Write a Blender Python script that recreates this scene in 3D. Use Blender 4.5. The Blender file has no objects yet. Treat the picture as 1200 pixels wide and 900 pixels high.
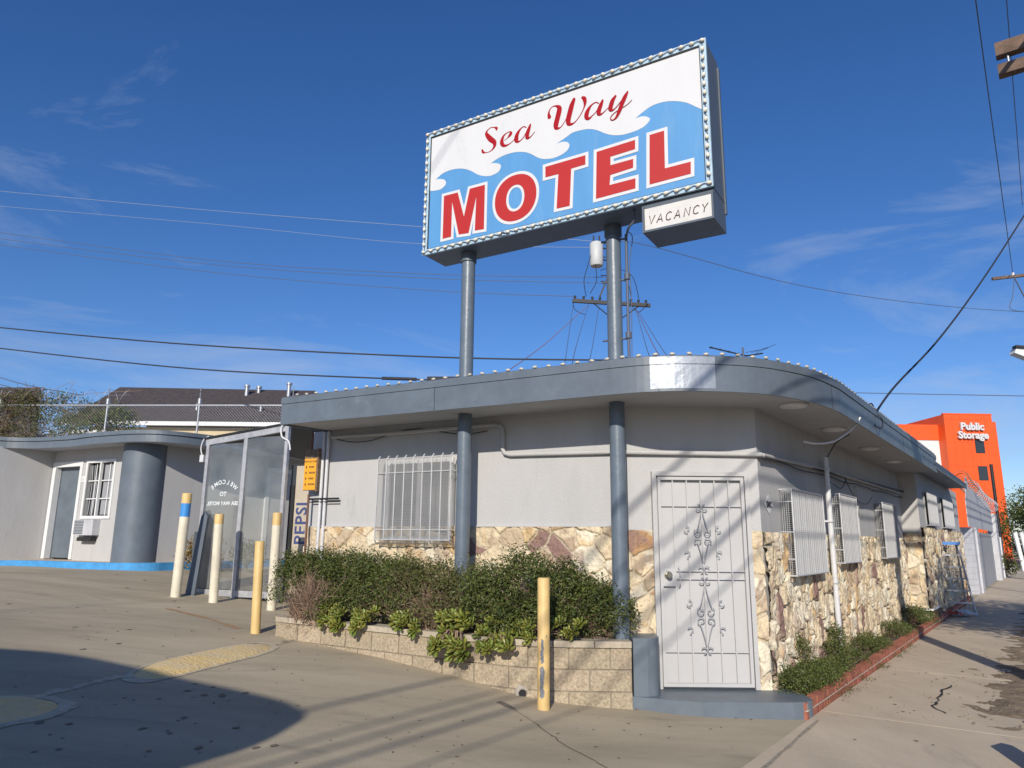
import bpy, math, random
import numpy as np
from math import radians as R, sin, cos, pi
from mathutils import Vector, Matrix
random.seed(7); rng = np.random.default_rng(11)
sc = bpy.context.scene; COL = sc.collection

# ------------------------------------------------------------------ camera
cd = bpy.data.cameras.new('camera'); cam = bpy.data.objects.new('camera', cd); COL.objects.link(cam)
PITCH = math.atan(182/850)
f = Vector((0, cos(PITCH), sin(PITCH))); up = Vector((0, -sin(PITCH), cos(PITCH))); rt = Vector((1, 0, 0))
ROLL = 0.0096
r2 = rt*cos(ROLL)+up*sin(ROLL); u2 = -rt*sin(ROLL)+up*cos(ROLL)
m = Matrix((r2, u2, -f)).transposed().to_4x4(); m.translation = (0, 0, 1.62)
cam.matrix_world = m
cd.sensor_fit = 'HORIZONTAL'; cd.sensor_width = 36; cd.lens = 36*850/1200
cd.clip_start = .05; cd.clip_end = 3000
sc.camera = cam

# ------------------------------------------------------------------ sun and sky
SUN_EL = 25.0; SUN_AZ = 12.0     # shadows run 12 degrees right of the view axis
w = bpy.data.worlds.new("World"); sc.world = w; w.use_nodes = True
nt = w.node_tree; N = nt.nodes; K = nt.links
for n in list(N): N.remove(n)
out = N.new('ShaderNodeOutputWorld'); bg = N.new('ShaderNodeBackground'); sky = N.new('ShaderNodeTexSky')
sky.sky_type = 'NISHITA'; sky.sun_disc = False
sky.sun_elevation = R(SUN_EL); sky.sun_rotation = R(180+SUN_AZ)
sky.air_density = 1.0; sky.dust_density = .25; sky.ozone_density = 3.0; sky.altitude = 200
tc = N.new('ShaderNodeTexCoord'); mp = N.new('ShaderNodeMapping'); mp.inputs['Scale'].default_value = (1.0, 1.6, 4.5)
mp.inputs['Rotation'].default_value = (0.25, 0.35, .5)
nz = N.new('ShaderNodeTexNoise'); nz.inputs['Scale'].default_value = 1.9; nz.inputs['Detail'].default_value = 9; nz.inputs['Roughness'].default_value = .62; nz.inputs['Distortion'].default_value = .5
cr = N.new('ShaderNodeValToRGB'); cr.color_ramp.elements[0].position = .55; cr.color_ramp.elements[0].color = (0, 0, 0, 1)
cr.color_ramp.elements[1].position = .80; cr.color_ramp.elements[1].color = (.50, .50, .50, 1)
mx = N.new('ShaderNodeMixRGB'); mx.inputs['Color2'].default_value = (5.6, 6.4, 7.8, 1)
hs = N.new('ShaderNodeHueSaturation'); hs.inputs['Saturation'].default_value = 1.22
tn = N.new('ShaderNodeMixRGB'); tn.blend_type = 'MULTIPLY'; tn.inputs['Fac'].default_value = 1; tn.inputs['Color2'].default_value = (1.04, 1.08, 1.36, 1)
K.new(tc.outputs['Generated'], mp.inputs['Vector']); K.new(mp.outputs[0], nz.inputs['Vector'])
sx = N.new('ShaderNodeSeparateXYZ'); K.new(tc.outputs['Generated'], sx.inputs[0])
lowm = N.new('ShaderNodeMapRange'); lowm.inputs['From Min'].default_value = .50; lowm.inputs['From Max'].default_value = .17; lowm.inputs['To Min'].default_value = -.085; lowm.inputs['To Max'].default_value = .105
K.new(sx.outputs['Z'], lowm.inputs['Value']); ad = N.new('ShaderNodeMath'); ad.operation = 'ADD'; K.new(nz.outputs['Fac'], ad.inputs[0]); K.new(lowm.outputs[0], ad.inputs[1])
K.new(ad.outputs[0], cr.inputs['Fac']); K.new(cr.outputs['Color'], mx.inputs['Fac'])
K.new(sky.outputs['Color'], hs.inputs['Color']); K.new(hs.outputs['Color'], tn.inputs['Color1']); K.new(tn.outputs['Color'], mx.inputs['Color1'])
K.new(mx.outputs['Color'], bg.inputs['Color']); bg.inputs['Strength'].default_value = .088
K.new(bg.outputs[0], out.inputs['Surface'])
ld = bpy.data.lights.new('sun', 'SUN'); ld.energy = 4.4; ld.angle = R(.53); ld.color = (1, .93, .82)
lo = bpy.data.objects.new('sun', ld); COL.objects.link(lo)
sd = Vector((sin(R(SUN_AZ))*cos(R(SUN_EL)), cos(R(SUN_AZ))*cos(R(SUN_EL)), -sin(R(SUN_EL))))   # direction light travels
lo.rotation_euler = sd.to_track_quat('-Z', 'Y').to_euler(); lo.location = (-10, -30, 30)
sc.view_settings.view_transform = 'Standard'; sc.view_settings.look = 'None'; sc.view_settings.exposure = 0.0; sc.view_settings.gamma = 1

# ------------------------------------------------------------------ materials
def mat(name, col, rough=.6, metal=0, var=.0, vscale=3, bump=0, bscale=40, col2=None, spec=.5, island=0, detail=6, bdist=.01, stain=None, trans=0, hue=1, stretch=None):
    M = bpy.data.materials.new(name); M.use_nodes = True
    t = M.node_tree; n = t.nodes; k = t.links; b = n['Principled BSDF']
    b.inputs['Base Color'].default_value = (*col, 1); b.inputs['Roughness'].default_value = rough; b.inputs['Metallic'].default_value = metal
    b.inputs['Specular IOR Level'].default_value = spec
    if trans: b.inputs['Transmission Weight'].default_value = trans
    tcx = n.new('ShaderNodeNewGeometry'); src = None; pos = tcx.outputs['Position']
    pos0 = pos
    if stretch:
        mpn = n.new('ShaderNodeMapping'); mpn.inputs['Scale'].default_value = stretch; mpn.inputs['Rotation'].default_value = (0, 0, .6); k.new(pos, mpn.inputs['Vector']); pos = mpn.outputs[0]
    last = None
    if var or col2:
        z = n.new('ShaderNodeTexNoise'); z.inputs['Scale'].default_value = vscale; z.inputs['Detail'].default_value = detail; z.inputs['Roughness'].default_value = .65
        k.new(pos, z.inputs['Vector'])
        c = n.new('ShaderNodeValToRGB')
        c.color_ramp.elements[0].position = .34; c.color_ramp.elements[1].position = .66
        d = col2 if col2 else tuple(x*(1-var) for x in col)
        e = col if col2 else tuple(min(1, x*(1+var)) for x in col)
        c.color_ramp.elements[0].color = (*d, 1); c.color_ramp.elements[1].color = (*e, 1)
        k.new(z.outputs['Fac'], c.inputs['Fac']); last = c.outputs['Color']
    if stain:    # (colour, scale, threshold, strength)
        z = n.new('ShaderNodeTexNoise'); z.inputs['Scale'].default_value = stain[1]; z.inputs['Detail'].default_value = 8; z.inputs['Roughness'].default_value = .7; z.inputs['Distortion'].default_value = .6
        k.new(pos, z.inputs['Vector'])
        c = n.new('ShaderNodeValToRGB'); c.color_ramp.elements[0].position = stain[2]; c.color_ramp.elements[1].position = min(1, stain[2]+.12)
        c.color_ramp.elements[0].color = (0, 0, 0, 1); c.color_ramp.elements[1].color = (stain[3],)*3+(1,)
        k.new(z.outputs['Fac'], c.inputs['Fac'])
        x = n.new('ShaderNodeMixRGB'); k.new(c.outputs['Color'], x.inputs['Fac'])
        if last: k.new(last, x.inputs['Color1'])
        else: x.inputs['Color1'].default_value = (*col, 1)
        x.inputs['Color2'].default_value = (*stain[0], 1); last = x.outputs['Color']
    if island:
        h = n.new('ShaderNodeHueSaturation'); mr = n.new('ShaderNodeMapRange'); mr.inputs['To Min'].default_value = 1-island; mr.inputs['To Max'].default_value = 1+island
        k.new(tcx.outputs['Random Per Island'], mr.inputs['Value']); k.new(mr.outputs[0], h.inputs['Value'])
        m2 = n.new('ShaderNodeMapRange'); m2.inputs['To Min'].default_value = .5-.035*hue; m2.inputs['To Max'].default_value = .5+.03*hue
        wn = n.new('ShaderNodeTexWhiteNoise'); wn.noise_dimensions = '1D'; k.new(tcx.outputs['Random Per Island'], wn.inputs['W']); k.new(wn.outputs['Value'], m2.inputs['Value']); k.new(m2.outputs[0], h.inputs['Hue'])
        if last: k.new(last, h.inputs['Color'])
        else: h.inputs['Color'].default_value = (*col, 1)
        last = h.outputs['Color']
    if last: k.new(last, b.inputs['Base Color'])
    if bump:
        z = n.new('ShaderNodeTexNoise'); z.inputs['Scale'].default_value = bscale; z.inputs['Detail'].default_value = 5
        k.new(pos0, z.inputs['Vector'])
        bp = n.new('ShaderNodeBump'); bp.inputs['Strength'].default_value = bump; bp.inputs['Distance'].default_value = bdist
        k.new(z.outputs['Fac'], bp.inputs['Height']); k.new(bp.outputs[0], b.inputs['Normal'])
    return M

M_wall = mat('stucco_grey', (.475, .468, .458), .85, var=.05, vscale=1.3, bump=.45, bscale=45, spec=.2, stain=((.33, .325, .315), 1.6, .58, .38), stretch=(1.6, 1.6, .45))
M_soffit = mat('soffit_grey', (.42, .43, .45), .8, var=.05, vscale=2, bump=.15, bscale=60, spec=.2)
M_trim = mat('slate_trim', (.125, .152, .182), .45, var=.12, vscale=3, bump=.18, bscale=9, stain=((.21, .24, .26), 3.5, .60, .5))
M_trimdark = mat('slate_trim_dark', (.10, .122, .15), .5, var=.10, vscale=4, stain=((.17, .16, .15), 3, .60, .5), stretch=(2, 2, .5))
M_mesh = mat('cage_mesh', (.36, .365, .37), .5, var=.06, vscale=12)
M_blind = mat('blind_slats', (.24, .245, .25), .7)
M_pole = mat('pole_paint', (.125, .158, .195), .38, var=.10, vscale=6, bump=.25, bscale=18, stain=((.20, .22, .23), 7, .62, .4))
M_doorpaint = mat('door_grey', (.475, .468, .462), .45, var=.03, vscale=2, bump=.05, bscale=60)
M_iron = mat('painted_iron', (.47, .475, .49), .45, var=.06, vscale=20)
M_white = mat('white_paint', (.72, .72, .71), .5, var=.05, vscale=8)
M_pipe = mat('pvc_white', (.62, .62, .63), .45, var=.08, vscale=8)
M_steel = mat('galvanised', (.42, .43, .44), .42, metal=.6, var=.12, vscale=15)
M_dark = mat('dark_void', (.02, .02, .022), .7)
M_black = mat('black_rubber', (.018, .018, .02), .55)
M_wire = mat('wire_black', (.03, .03, .035), .6)
M_wiregrey = mat('wire_grey', (.10, .12, .17), .6)
M_red = mat('letter_red', (.47, .025, .02), .45)
M_scriptred = mat('script_red', (.36, .008, .016), .75, spec=.2)
M_signwhite = mat('sign_white', (.67, .67, .67), .5, var=.02, vscale=2, stain=((.48, .48, .47), 1.8, .58, .35), stretch=(2, 2, .5))
M_signblue = mat('sign_blue', (.10, .30, .58), .5, var=.05, vscale=2, stain=((.16, .36, .58), 2.2, .56, .5), stretch=(3, 3, .5))
M_rim = mat('rim_blue', (.42, .56, .66), .5, var=.15, vscale=12)
M_bulb = mat('bulb_glass', (.85, .79, .60), .15, island=.25)
M_bulbw = mat('bulb_white', (.55, .52, .43), .3)
M_brick = mat('red_brick', (.34, .115, .07), .9, var=.3, vscale=14, bump=.6, bscale=60, island=.18, hue=.2, stain=((.16, .08, .06), 6, .62, .5))
M_mortar = mat('mortar', (.55, .50, .42), .9, var=.15, vscale=20, bump=.5, bscale=80)
M_block = mat('tan_block', (.50, .415, .29), .9, col2=(.30, .235, .16), vscale=38, bump=.8, bscale=75, island=.10, detail=3, hue=.12)
M_mort2 = mat('planter_mortar', (.27, .225, .17), .95, var=.15, vscale=20)
M_cap = mat('cap_block', (.52, .45, .34), .88, col2=(.40, .34, .25), vscale=25, bump=.5, bscale=60, island=.08, hue=.12)
M_soil = mat('soil', (.12, .085, .055), .95, col2=(.05, .035, .024), vscale=14, bump=1, bscale=30, bdist=.03)
M_dirt = mat('dirt', (.33, .25, .165), .95, col2=(.16, .12, .08), vscale=5, bump=1, bscale=28, bdist=.03)
M_leaf = mat('leaf_green', (.078, .100, .020), .55, island=.5)
M_leaf2 = mat('leaf_olive', (.092, .102, .025), .6, island=.5)
M_leafd = mat('leaf_dark', (.035, .062, .016), .45, island=.5)
M_twig = mat('dead_twig', (.25, .165, .115), .9, island=.6, hue=.3)
M_succ = mat('succulent', (.17, .19, .035), .32, island=.35)
M_bark = mat('bark', (.12, .09, .065), .95, var=.3, vscale=20, bump=.8, bscale=40)
M_conc = mat('driveway_concrete', (.465, .392, .275), .88, col2=(.325, .272, .188), vscale=.75, bump=.45, bscale=70, detail=12, stain=((.22, .185, .135), 1.6, .57, .55), stretch=(.45, 1.5, 1))
M_walk = mat('sidewalk_concrete', (.60, .495, .365), .88, col2=(.47, .385, .28), vscale=.9, bump=.45, bscale=70, detail=12, stain=((.28, .23, .17), 1.6, .58, .5), stretch=(1.3, .5, 1))
M_asphalt = mat('asphalt', (.055, .055, .057), .9, var=.2, vscale=30, bump=.6, bscale=90)
M_yellow = mat('bollard_yellow', (.68, .47, .19), .55, var=.10, vscale=5, bump=.25, bscale=18, stain=((.32, .24, .14), 9, .66, .7))
M_cream = mat('bollard_cream', (.70, .64, .50), .55, var=.10, vscale=5, bump=.25, bscale=18, stain=((.36, .30, .22), 8, .66, .7))
M_bblue = mat('bollard_blue', (.05, .27, .65), .5)
M_ochre = mat('bump_yellow', (.76, .54, .22), .9, col2=(.64, .53, .34), vscale=4, bump=.8, bscale=30, bdist=.02, detail=10)
M_bumpedge = mat('bump_edge', (.50, .43, .31), .9, var=.2, vscale=12, bump=.6, bscale=40)
M_kerb = mat('kerb_blue', (.06, .30, .62), .7, var=.15, vscale=6, stain=((.03, .05, .07), 5, .6, .8))
M_shingle = mat('shingle', (.085, .068, .065), .9, col2=(.045, .035, .035), vscale=6, bump=.7, bscale=25, detail=9)
M_cream2 = mat('cream_stucco', (.62, .50, .30), .85, var=.08, vscale=3)
M_orange = mat('orange_panel', (.80, .105, .015), .55, var=.05, vscale=.5)
M_alu = mat('aluminium', (.47, .47, .48), .4, metal=.3, var=.15, vscale=10)
M_ladblue = mat('ladder_blue', (.06, .22, .6), .5)
M_sheet = mat('painted_sheet', (.50, .50, .52), .6, var=.12, vscale=3, bump=.2, bscale=8, stain=((.17, .11, .08), 4, .66, .7))
M_rust = mat('rusty_wire', (.30, .17, .11), .8, var=.3, vscale=10)
M_wood = mat('crossarm_wood', (.16, .105, .075), .9, var=.3, vscale=8, bump=.5, bscale=50)
M_polew = mat('pole_wood', (.14, .10, .07), .9, var=.25, vscale=6, bump=.5, bscale=40)
M_patch = mat('silver_patch', (.33, .36, .40), .38, metal=.3, var=.1, vscale=8, bump=.5, bscale=12)
M_signor = mat('notice_orange', (.80, .36, .02), .5)
M_brown = mat('notice_brown', (.10, .055, .03), .6, col2=(.3, .2, .12), vscale=30)
M_ink = mat('ink_dark', (.05, .03, .025), .6)
M_pepsi = mat('navy_ink', (.05, .07, .19), .5)
M_tan = mat('vending_panel', (.50, .43, .33), .45, var=.05, vscale=5)
M_vend = mat('vending_dark', (.045, .05, .06), .35)
M_redstripe = mat('red_stripe', (.45, .06, .03), .5)
M_frost = mat('etched_white', (.75, .80, .80), .6)
M_shade = mat('blind_grey', (.33, .34, .35), .7)
M_primer = mat('bare_steel', (.18, .19, .21), .6, var=.3, vscale=40)
def glass_mat(name, tint, fac):
    M = bpy.data.materials.new(name); M.use_nodes = True; t = M.node_tree; n = t.nodes; k = t.links
    for x in list(n): n.remove(x)
    o = n.new('ShaderNodeOutputMaterial'); a = n.new('ShaderNodeBsdfTransparent'); a.inputs['Color'].default_value = (*tint, 1)
    g = n.new('ShaderNodeBsdfGlossy'); g.inputs['Roughness'].default_value = .03; d = n.new('ShaderNodeBsdfDiffuse'); d.inputs['Color'].default_value = (.50, .50, .49, 1)
    m1 = n.new('ShaderNodeMixShader'); m1.inputs[0].default_value = fac; m0 = n.new('ShaderNodeMixShader')
    z = n.new('ShaderNodeTexNoise'); z.inputs['Scale'].default_value = 1.6; z.inputs['Detail'].default_value = 5
    gg = n.new('ShaderNodeNewGeometry'); k.new(gg.outputs['Position'], z.inputs['Vector'])
    mr = n.new('ShaderNodeMapRange'); mr.inputs['From Min'].default_value = .35; mr.inputs['From Max'].default_value = .7; mr.inputs['To Min'].default_value = .07; mr.inputs['To Max'].default_value = .24
    k.new(z.outputs['Fac'], mr.inputs['Value']); k.new(mr.outputs[0], m0.inputs[0])
    k.new(a.outputs[0], m0.inputs[1]); k.new(d.outputs[0], m0.inputs[2])
    k.new(m0.outputs[0], m1.inputs[1]); k.new(g.outputs[0], m1.inputs[2]); k.new(m1.outputs[0], o.inputs['Surface'])
    return M
M_glass = glass_mat('enclosure_glass', (.88, .89, .88), .07)
M_pane = mat('window_pane', (.03, .035, .04), .05, spec=.8)

# ------------------------------------------------------------------ mesh builder
class MB:
    def __init__(s): s.v = []; s.f = []; s.sm = []
    def add(s, vs, fs, smooth=False):
        o = len(s.v); s.v += [tuple(p) for p in vs]
        for q in fs: s.f.append(tuple(i+o for i in q)); s.sm.append(smooth)
        return s
    def box(s, x0, x1, y0, y1, z0, z1, M=None):
        vs = [(x, y, z) for z in (z0, z1) for x, y in ((x0, y0), (x1, y0), (x1, y1), (x0, y1))]
        if M: vs = [tuple(M @ Vector(p)) for p in vs]
        return s.add(vs, [(3, 2, 1, 0), (4, 5, 6, 7), (0, 1, 5, 4), (1, 2, 6, 5), (2, 3, 7, 6), (3, 0, 4, 7)])
    def obox(s, O, ax, ay, az, x0, x1, y0, y1, z0, z1):
        O = Vector(O); ax = Vector(ax); ay = Vector(ay); az = Vector(az)
        vs = [tuple(O+ax*x+ay*y+az*z) for z in (z0, z1) for x, y in ((x0, y0), (x1, y0), (x1, y1), (x0, y1))]
        return s.add(vs, [(3, 2, 1, 0), (4, 5, 6, 7), (0, 1, 5, 4), (1, 2, 6, 5), (2, 3, 7, 6), (3, 0, 4, 7)])
    def prism(s, pts, z0, z1, bottom=True, top=True):
        n = len(pts); z0s = z0 if hasattr(z0, '__len__') else [z0]*n; z1s = z1 if hasattr(z1, '__len__') else [z1]*n
        vs = [(p[0], p[1], z) for p, z in zip(pts, z0s)]+[(p[0], p[1], z) for p, z in zip(pts, z1s)]
        fs = [(i, (i+1) % n, n+(i+1) % n, n+i) for i in range(n)]
        if top: fs.append(tuple(range(n, 2*n)))
        if bottom: fs.append(tuple(range(n-1, -1, -1)))
        return s.add(vs, fs)
    def extr(s, pts3, nvec):   # polygon of 3d points thickened along nvec
        n = len(pts3); nv = Vector(nvec); vs = [tuple(p) for p in pts3]+[tuple(Vector(p)+nv) for p in pts3]
        fs = [(i, (i+1) % n, n+(i+1) % n, n+i) for i in range(n)]+[tuple(range(n, 2*n)), tuple(range(n-1, -1, -1))]
        return s.add(vs, fs)
    def tube(s, pts, r, n=8, cap=True, smooth=True):
        P = [Vector(p) for p in pts]; rs = r if hasattr(r, '__len__') else [r]*len(P)
        rings = []; prev = None
        for i, p in enumerate(P):
            a = P[max(i-1, 0)]; b = P[min(i+1, len(P)-1)]; t = (b-a)
            t = t.normalized() if t.length > 1e-9 else Vector((0, 0, 1))
            if prev is None:
                h = Vector((0, 0, 1)) if abs(t.z) < .9 else Vector((1, 0, 0)); x = t.cross(h).normalized()
            else:
                x = prev-t*prev.dot(t); x = x.normalized() if x.length > 1e-6 else t.orthogonal().normalized()
            prev = x; y = t.cross(x)
            rings.append([tuple(p+(x*cos(2*pi*j/n)+y*sin(2*pi*j/n))*rs[i]) for j in range(n)])
        o = [q for g in rings for q in g]
        fs = [(i*n+j, i*n+(j+1) % n, (i+1)*n+(j+1) % n, (i+1)*n+j) for i in range(len(P)-1) for j in range(n)]
        s.add(o, fs, smooth)
        if cap:
            s.add(rings[0], [tuple(range(n))[::-1]]); s.add(rings[-1], [tuple(range(n))])
        return s
    def lathe(s, prof, c, n=20, axis='z', smooth=True):
        vs = [(c[0]+r*cos(2*pi*j/n), c[1]+r*sin(2*pi*j/n), c[2]+z) for r, z in prof for j in range(n)]
        fs = [(i*n+j, i*n+(j+1) % n, (i+1)*n+(j+1) % n, (i+1)*n+j) for i in range(len(prof)-1) for j in range(n)]
        s.add(vs, fs, smooth)
        k = len(prof)-1
        s.add(vs[:n], [tuple(range(n))[::-1]]); s.add(vs[k*n:], [tuple(range(n))])
        return s
    def ball(s, c, r, n=8, m=5, sc=(1, 1, 1)):
        vs = [(c[0]+r*sc[0]*sin(pi*i/m)*cos(2*pi*j/n), c[1]+r*sc[1]*sin(pi*i/m)*sin(2*pi*j/n), c[2]+r*sc[2]*cos(pi*i/m)) for i in range(m+1) for j in range(n)]
        fs = [(i*n+j, (i+1)*n+j, (i+1)*n+(j+1) % n, i*n+(j+1) % n) for i in range(m) for j in range(n)]
        return s.add(vs, fs, True)
    def np(s, V, F, smooth=False):
        o = len(s.v); s.v += [tuple(p) for p in V.tolist()]; s.f += [tuple(i+o for i in q) for q in F.tolist()]; s.sm += [smooth]*len(F); return s
    def build(s, name, m, parent=None, **kw):
        me = bpy.data.meshes.new(name)
        v = s.v
        if parent is not None:
            L = parent.get('_w') or (0, 0, 0); v = [(a-L[0], b-L[1], c-L[2]) for a, b, c in v]
        me.from_pydata(v, [], s.f); me.polygons.foreach_set('use_smooth', s.sm); me.materials.append(m); me.update()
        o = bpy.data.objects.new(name, me); COL.objects.link(o)
        if parent is not None:
            o.parent = parent; o['_w'] = list(parent.get('_w') or (0, 0, 0))
        for k_, v_ in kw.items(): o[k_] = v_
        return o
def thing(name, label, cat, loc=(0, 0, 0), group=None):
    o = bpy.data.objects.new(name, None); COL.objects.link(o); o.location = loc; o['_w'] = list(loc)
    o.empty_display_size = .1; o['label'] = label; o['category'] = cat
    if group: o['group'] = group
    return o
def tag(o, label, cat, group=None, kind=None):
    o['label'] = label; o['category'] = cat
    if group: o['group'] = group
    if kind: o['kind'] = kind
    return o
def struct(o): o['kind'] = 'structure'; return o
def copy_tree(o, loc=None, label=None, parent=None, rz=None):
    c = o.copy(); COL.objects.link(c)
    if parent is not None: c.parent = parent
    if loc is not None: c.location = loc; c['_w'] = list(loc)
    if rz is not None: c.rotation_euler[2] = rz
    if label: c['label'] = label
    for ch in list(o.children): copy_tree(ch, parent=c)
    return c
def cat_rom(P, k=6, closed=False):
    P = [tuple(p) for p in P]; n = len(P); out = []
    rngi = range(n if closed else n-1)
    for i in rngi:
        if closed: a, b, c, d = P[(i-1) % n], P[i], P[(i+1) % n], P[(i+2) % n]
        else: a, b, c, d = P[max(i-1, 0)], P[i], P[i+1], P[min(i+2, n-1)]
        for j in range(k):
            t = j/k
            out.append(tuple(.5*((2*b[q])+(-a[q]+c[q])*t+(2*a[q]-5*b[q]+4*c[q]-d[q])*t*t+(-a[q]+3*b[q]-3*c[q]+d[q])*t**3) for q in range(len(b))))
    if not closed: out.append(P[-1])
    return out
def offset_poly(P, dist):   # P counter-clockwise; positive dist grows it
    n = len(P); out = []
    area = sum(P[i][0]*P[(i+1) % n][1]-P[(i+1) % n][0]*P[i][1] for i in range(n)); sg = 1 if area > 0 else -1
    for i in range(n):
        a = Vector(P[i-1][:2]); b = Vector(P[i][:2]); c = Vector(P[(i+1) % n][:2])
        d1 = (b-a).normalized(); d2 = (c-b).normalized()
        n1 = Vector((d1.y, -d1.x))*sg; n2 = Vector((d2.y, -d2.x))*sg
        mm = (n1+n2); L = mm.length
        if L < 1e-6: out.append(tuple(b+n1*dist)); continue
        mm /= L; k_ = dist/max(.12, mm.dot(n1)); out.append(tuple(b+mm*k_))
    return out
def text_mb(mb, s, size, O, X, Y, off=0, ext=.002, align='LEFT', spacing=1, shear=0):
    c = bpy.data.curves.new('t', 'FONT'); c.body = s; c.size = size; c.offset = off; c.extrude = ext; c.align_x = align; c.space_character = spacing; c.shear = shear; c.resolution_u = 3
    o = bpy.data.objects.new('t', c); COL.objects.link(o)
    me = bpy.data.meshes.new_from_object(o)
    X = Vector(X).normalized(); Y = Vector(Y).normalized(); Z = X.cross(Y); O = Vector(O)
    vs = [tuple(O+X*v.co.x+Y*v.co.y+Z*v.co.z) for v in me.vertices]; fs = [tuple(p.vertices) for p in me.polygons]
    mb.add(vs, fs); bpy.data.objects.remove(o); bpy.data.curves.remove(c); bpy.data.meshes.remove(me)
    return mb
# street-aligned frame: L runs along the sidewalk away from the camera, s runs into the lot
DS = Vector((.588, .809, 0)); DN = Vector((-.809, .588, 0)); UP = Vector((0, 0, 1))
def LS(L, s, z=0): return (2.84+.588*L-.809*s, 7.32+.809*L+.588*s, z)
PROF = [(-80, 0), (0, 0), (1.5, .05), (2.0, .10), (3, .24), (4, .33), (5.9, .44), (7, .56), (9, .68), (11.3, .93), (12.3, .985), (14, 1.0), (19, 1.06), (900, 1.06)]
def sv(x, y): return -(x-2.84)*.809+(y-7.32)*.588
def gz(x, y):
    s = sv(x, y)
    for (a, b), (c, d) in zip(PROF, PROF[1:]):
        if s <= c: return b+(d-b)*max(0, s-a)/(c-a)
    return 1.06
# numpy noise
def vnoise(x, y, seed=0):
    xi = np.floor(x).astype(np.int64); yi = np.floor(y).astype(np.int64); fx = x-xi; fy = y-yi
    fx = fx*fx*(3-2*fx); fy = fy*fy*(3-2*fy)
    def h(a, b):
        n = (a*374761393+b*668265263+seed*1442695041) & 0x7fffffff
        n = ((n ^ (n >> 13))*1274126177) & 0x7fffffff
        return ((n ^ (n >> 16)) & 0xffff)/65535.0
    return (h(xi, yi)*(1-fx)+h(xi+1, yi)*fx)*(1-fy)+(h(xi, yi+1)*(1-fx)+h(xi+1, yi+1)*fx)*fy
def fbm(x, y, o=4, seed=0):
    r = 0; a = .5
    for i in range(o): r = r+a*vnoise(x*2**i, y*2**i, seed+i); a *= .5
    return r
def hsh(a, b, k):
    n = (a*73856093 ^ b*19349663 ^ (k*83492791)) & 0x7fffffff
    n = ((n ^ (n >> 13))*1274126177) & 0x7fffffff
    return ((n ^ (n >> 15)) & 0xffff)/65535.0
def voronoi(x, y, jit=.85, seed=0):
    xi = np.floor(x).astype(np.int64); yi = np.floor(y).astype(np.int64)
    d1 = np.full(x.shape, 9.); d2 = np.full(x.shape, 9.); ida = np.zeros(x.shape, np.int64); idb = np.zeros(x.shape, np.int64)
    c1x = np.zeros(x.shape); c1y = np.zeros(x.shape); c2x = np.zeros(x.shape); c2y = np.zeros(x.shape)
    for i in (-2, -1, 0, 1, 2):
        for j in (-2, -1, 0, 1, 2):
            a = xi+i; b = yi+j
            px = a+.5+(hsh(a, b, 1+seed)-.5)*jit; py = b+.5+(hsh(a, b, 2+seed)-.5)*jit
            d = (px-x)**2+(py-y)**2
            m1 = d < d1
            m2 = (~m1) & (d < d2)
            d2 = np.where(m1, d1, np.where(m2, d, d2)); c2x = np.where(m1, c1x, np.where(m2, px, c2x)); c2y = np.where(m1, c1y, np.where(m2, py, c2y))
            d1 = np.where(m1, d, d1); c1x = np.where(m1, px, c1x); c1y = np.where(m1, py, c1y)
            ida = np.where(m1, a, ida); idb = np.where(m1, b, idb)
    # distance to the cell border
    L = np.sqrt((c2x-c1x)**2+(c2y-c1y)**2)+1e-9
    e = (d2-d1)/(2*L)
    return e, ida, idb
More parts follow.
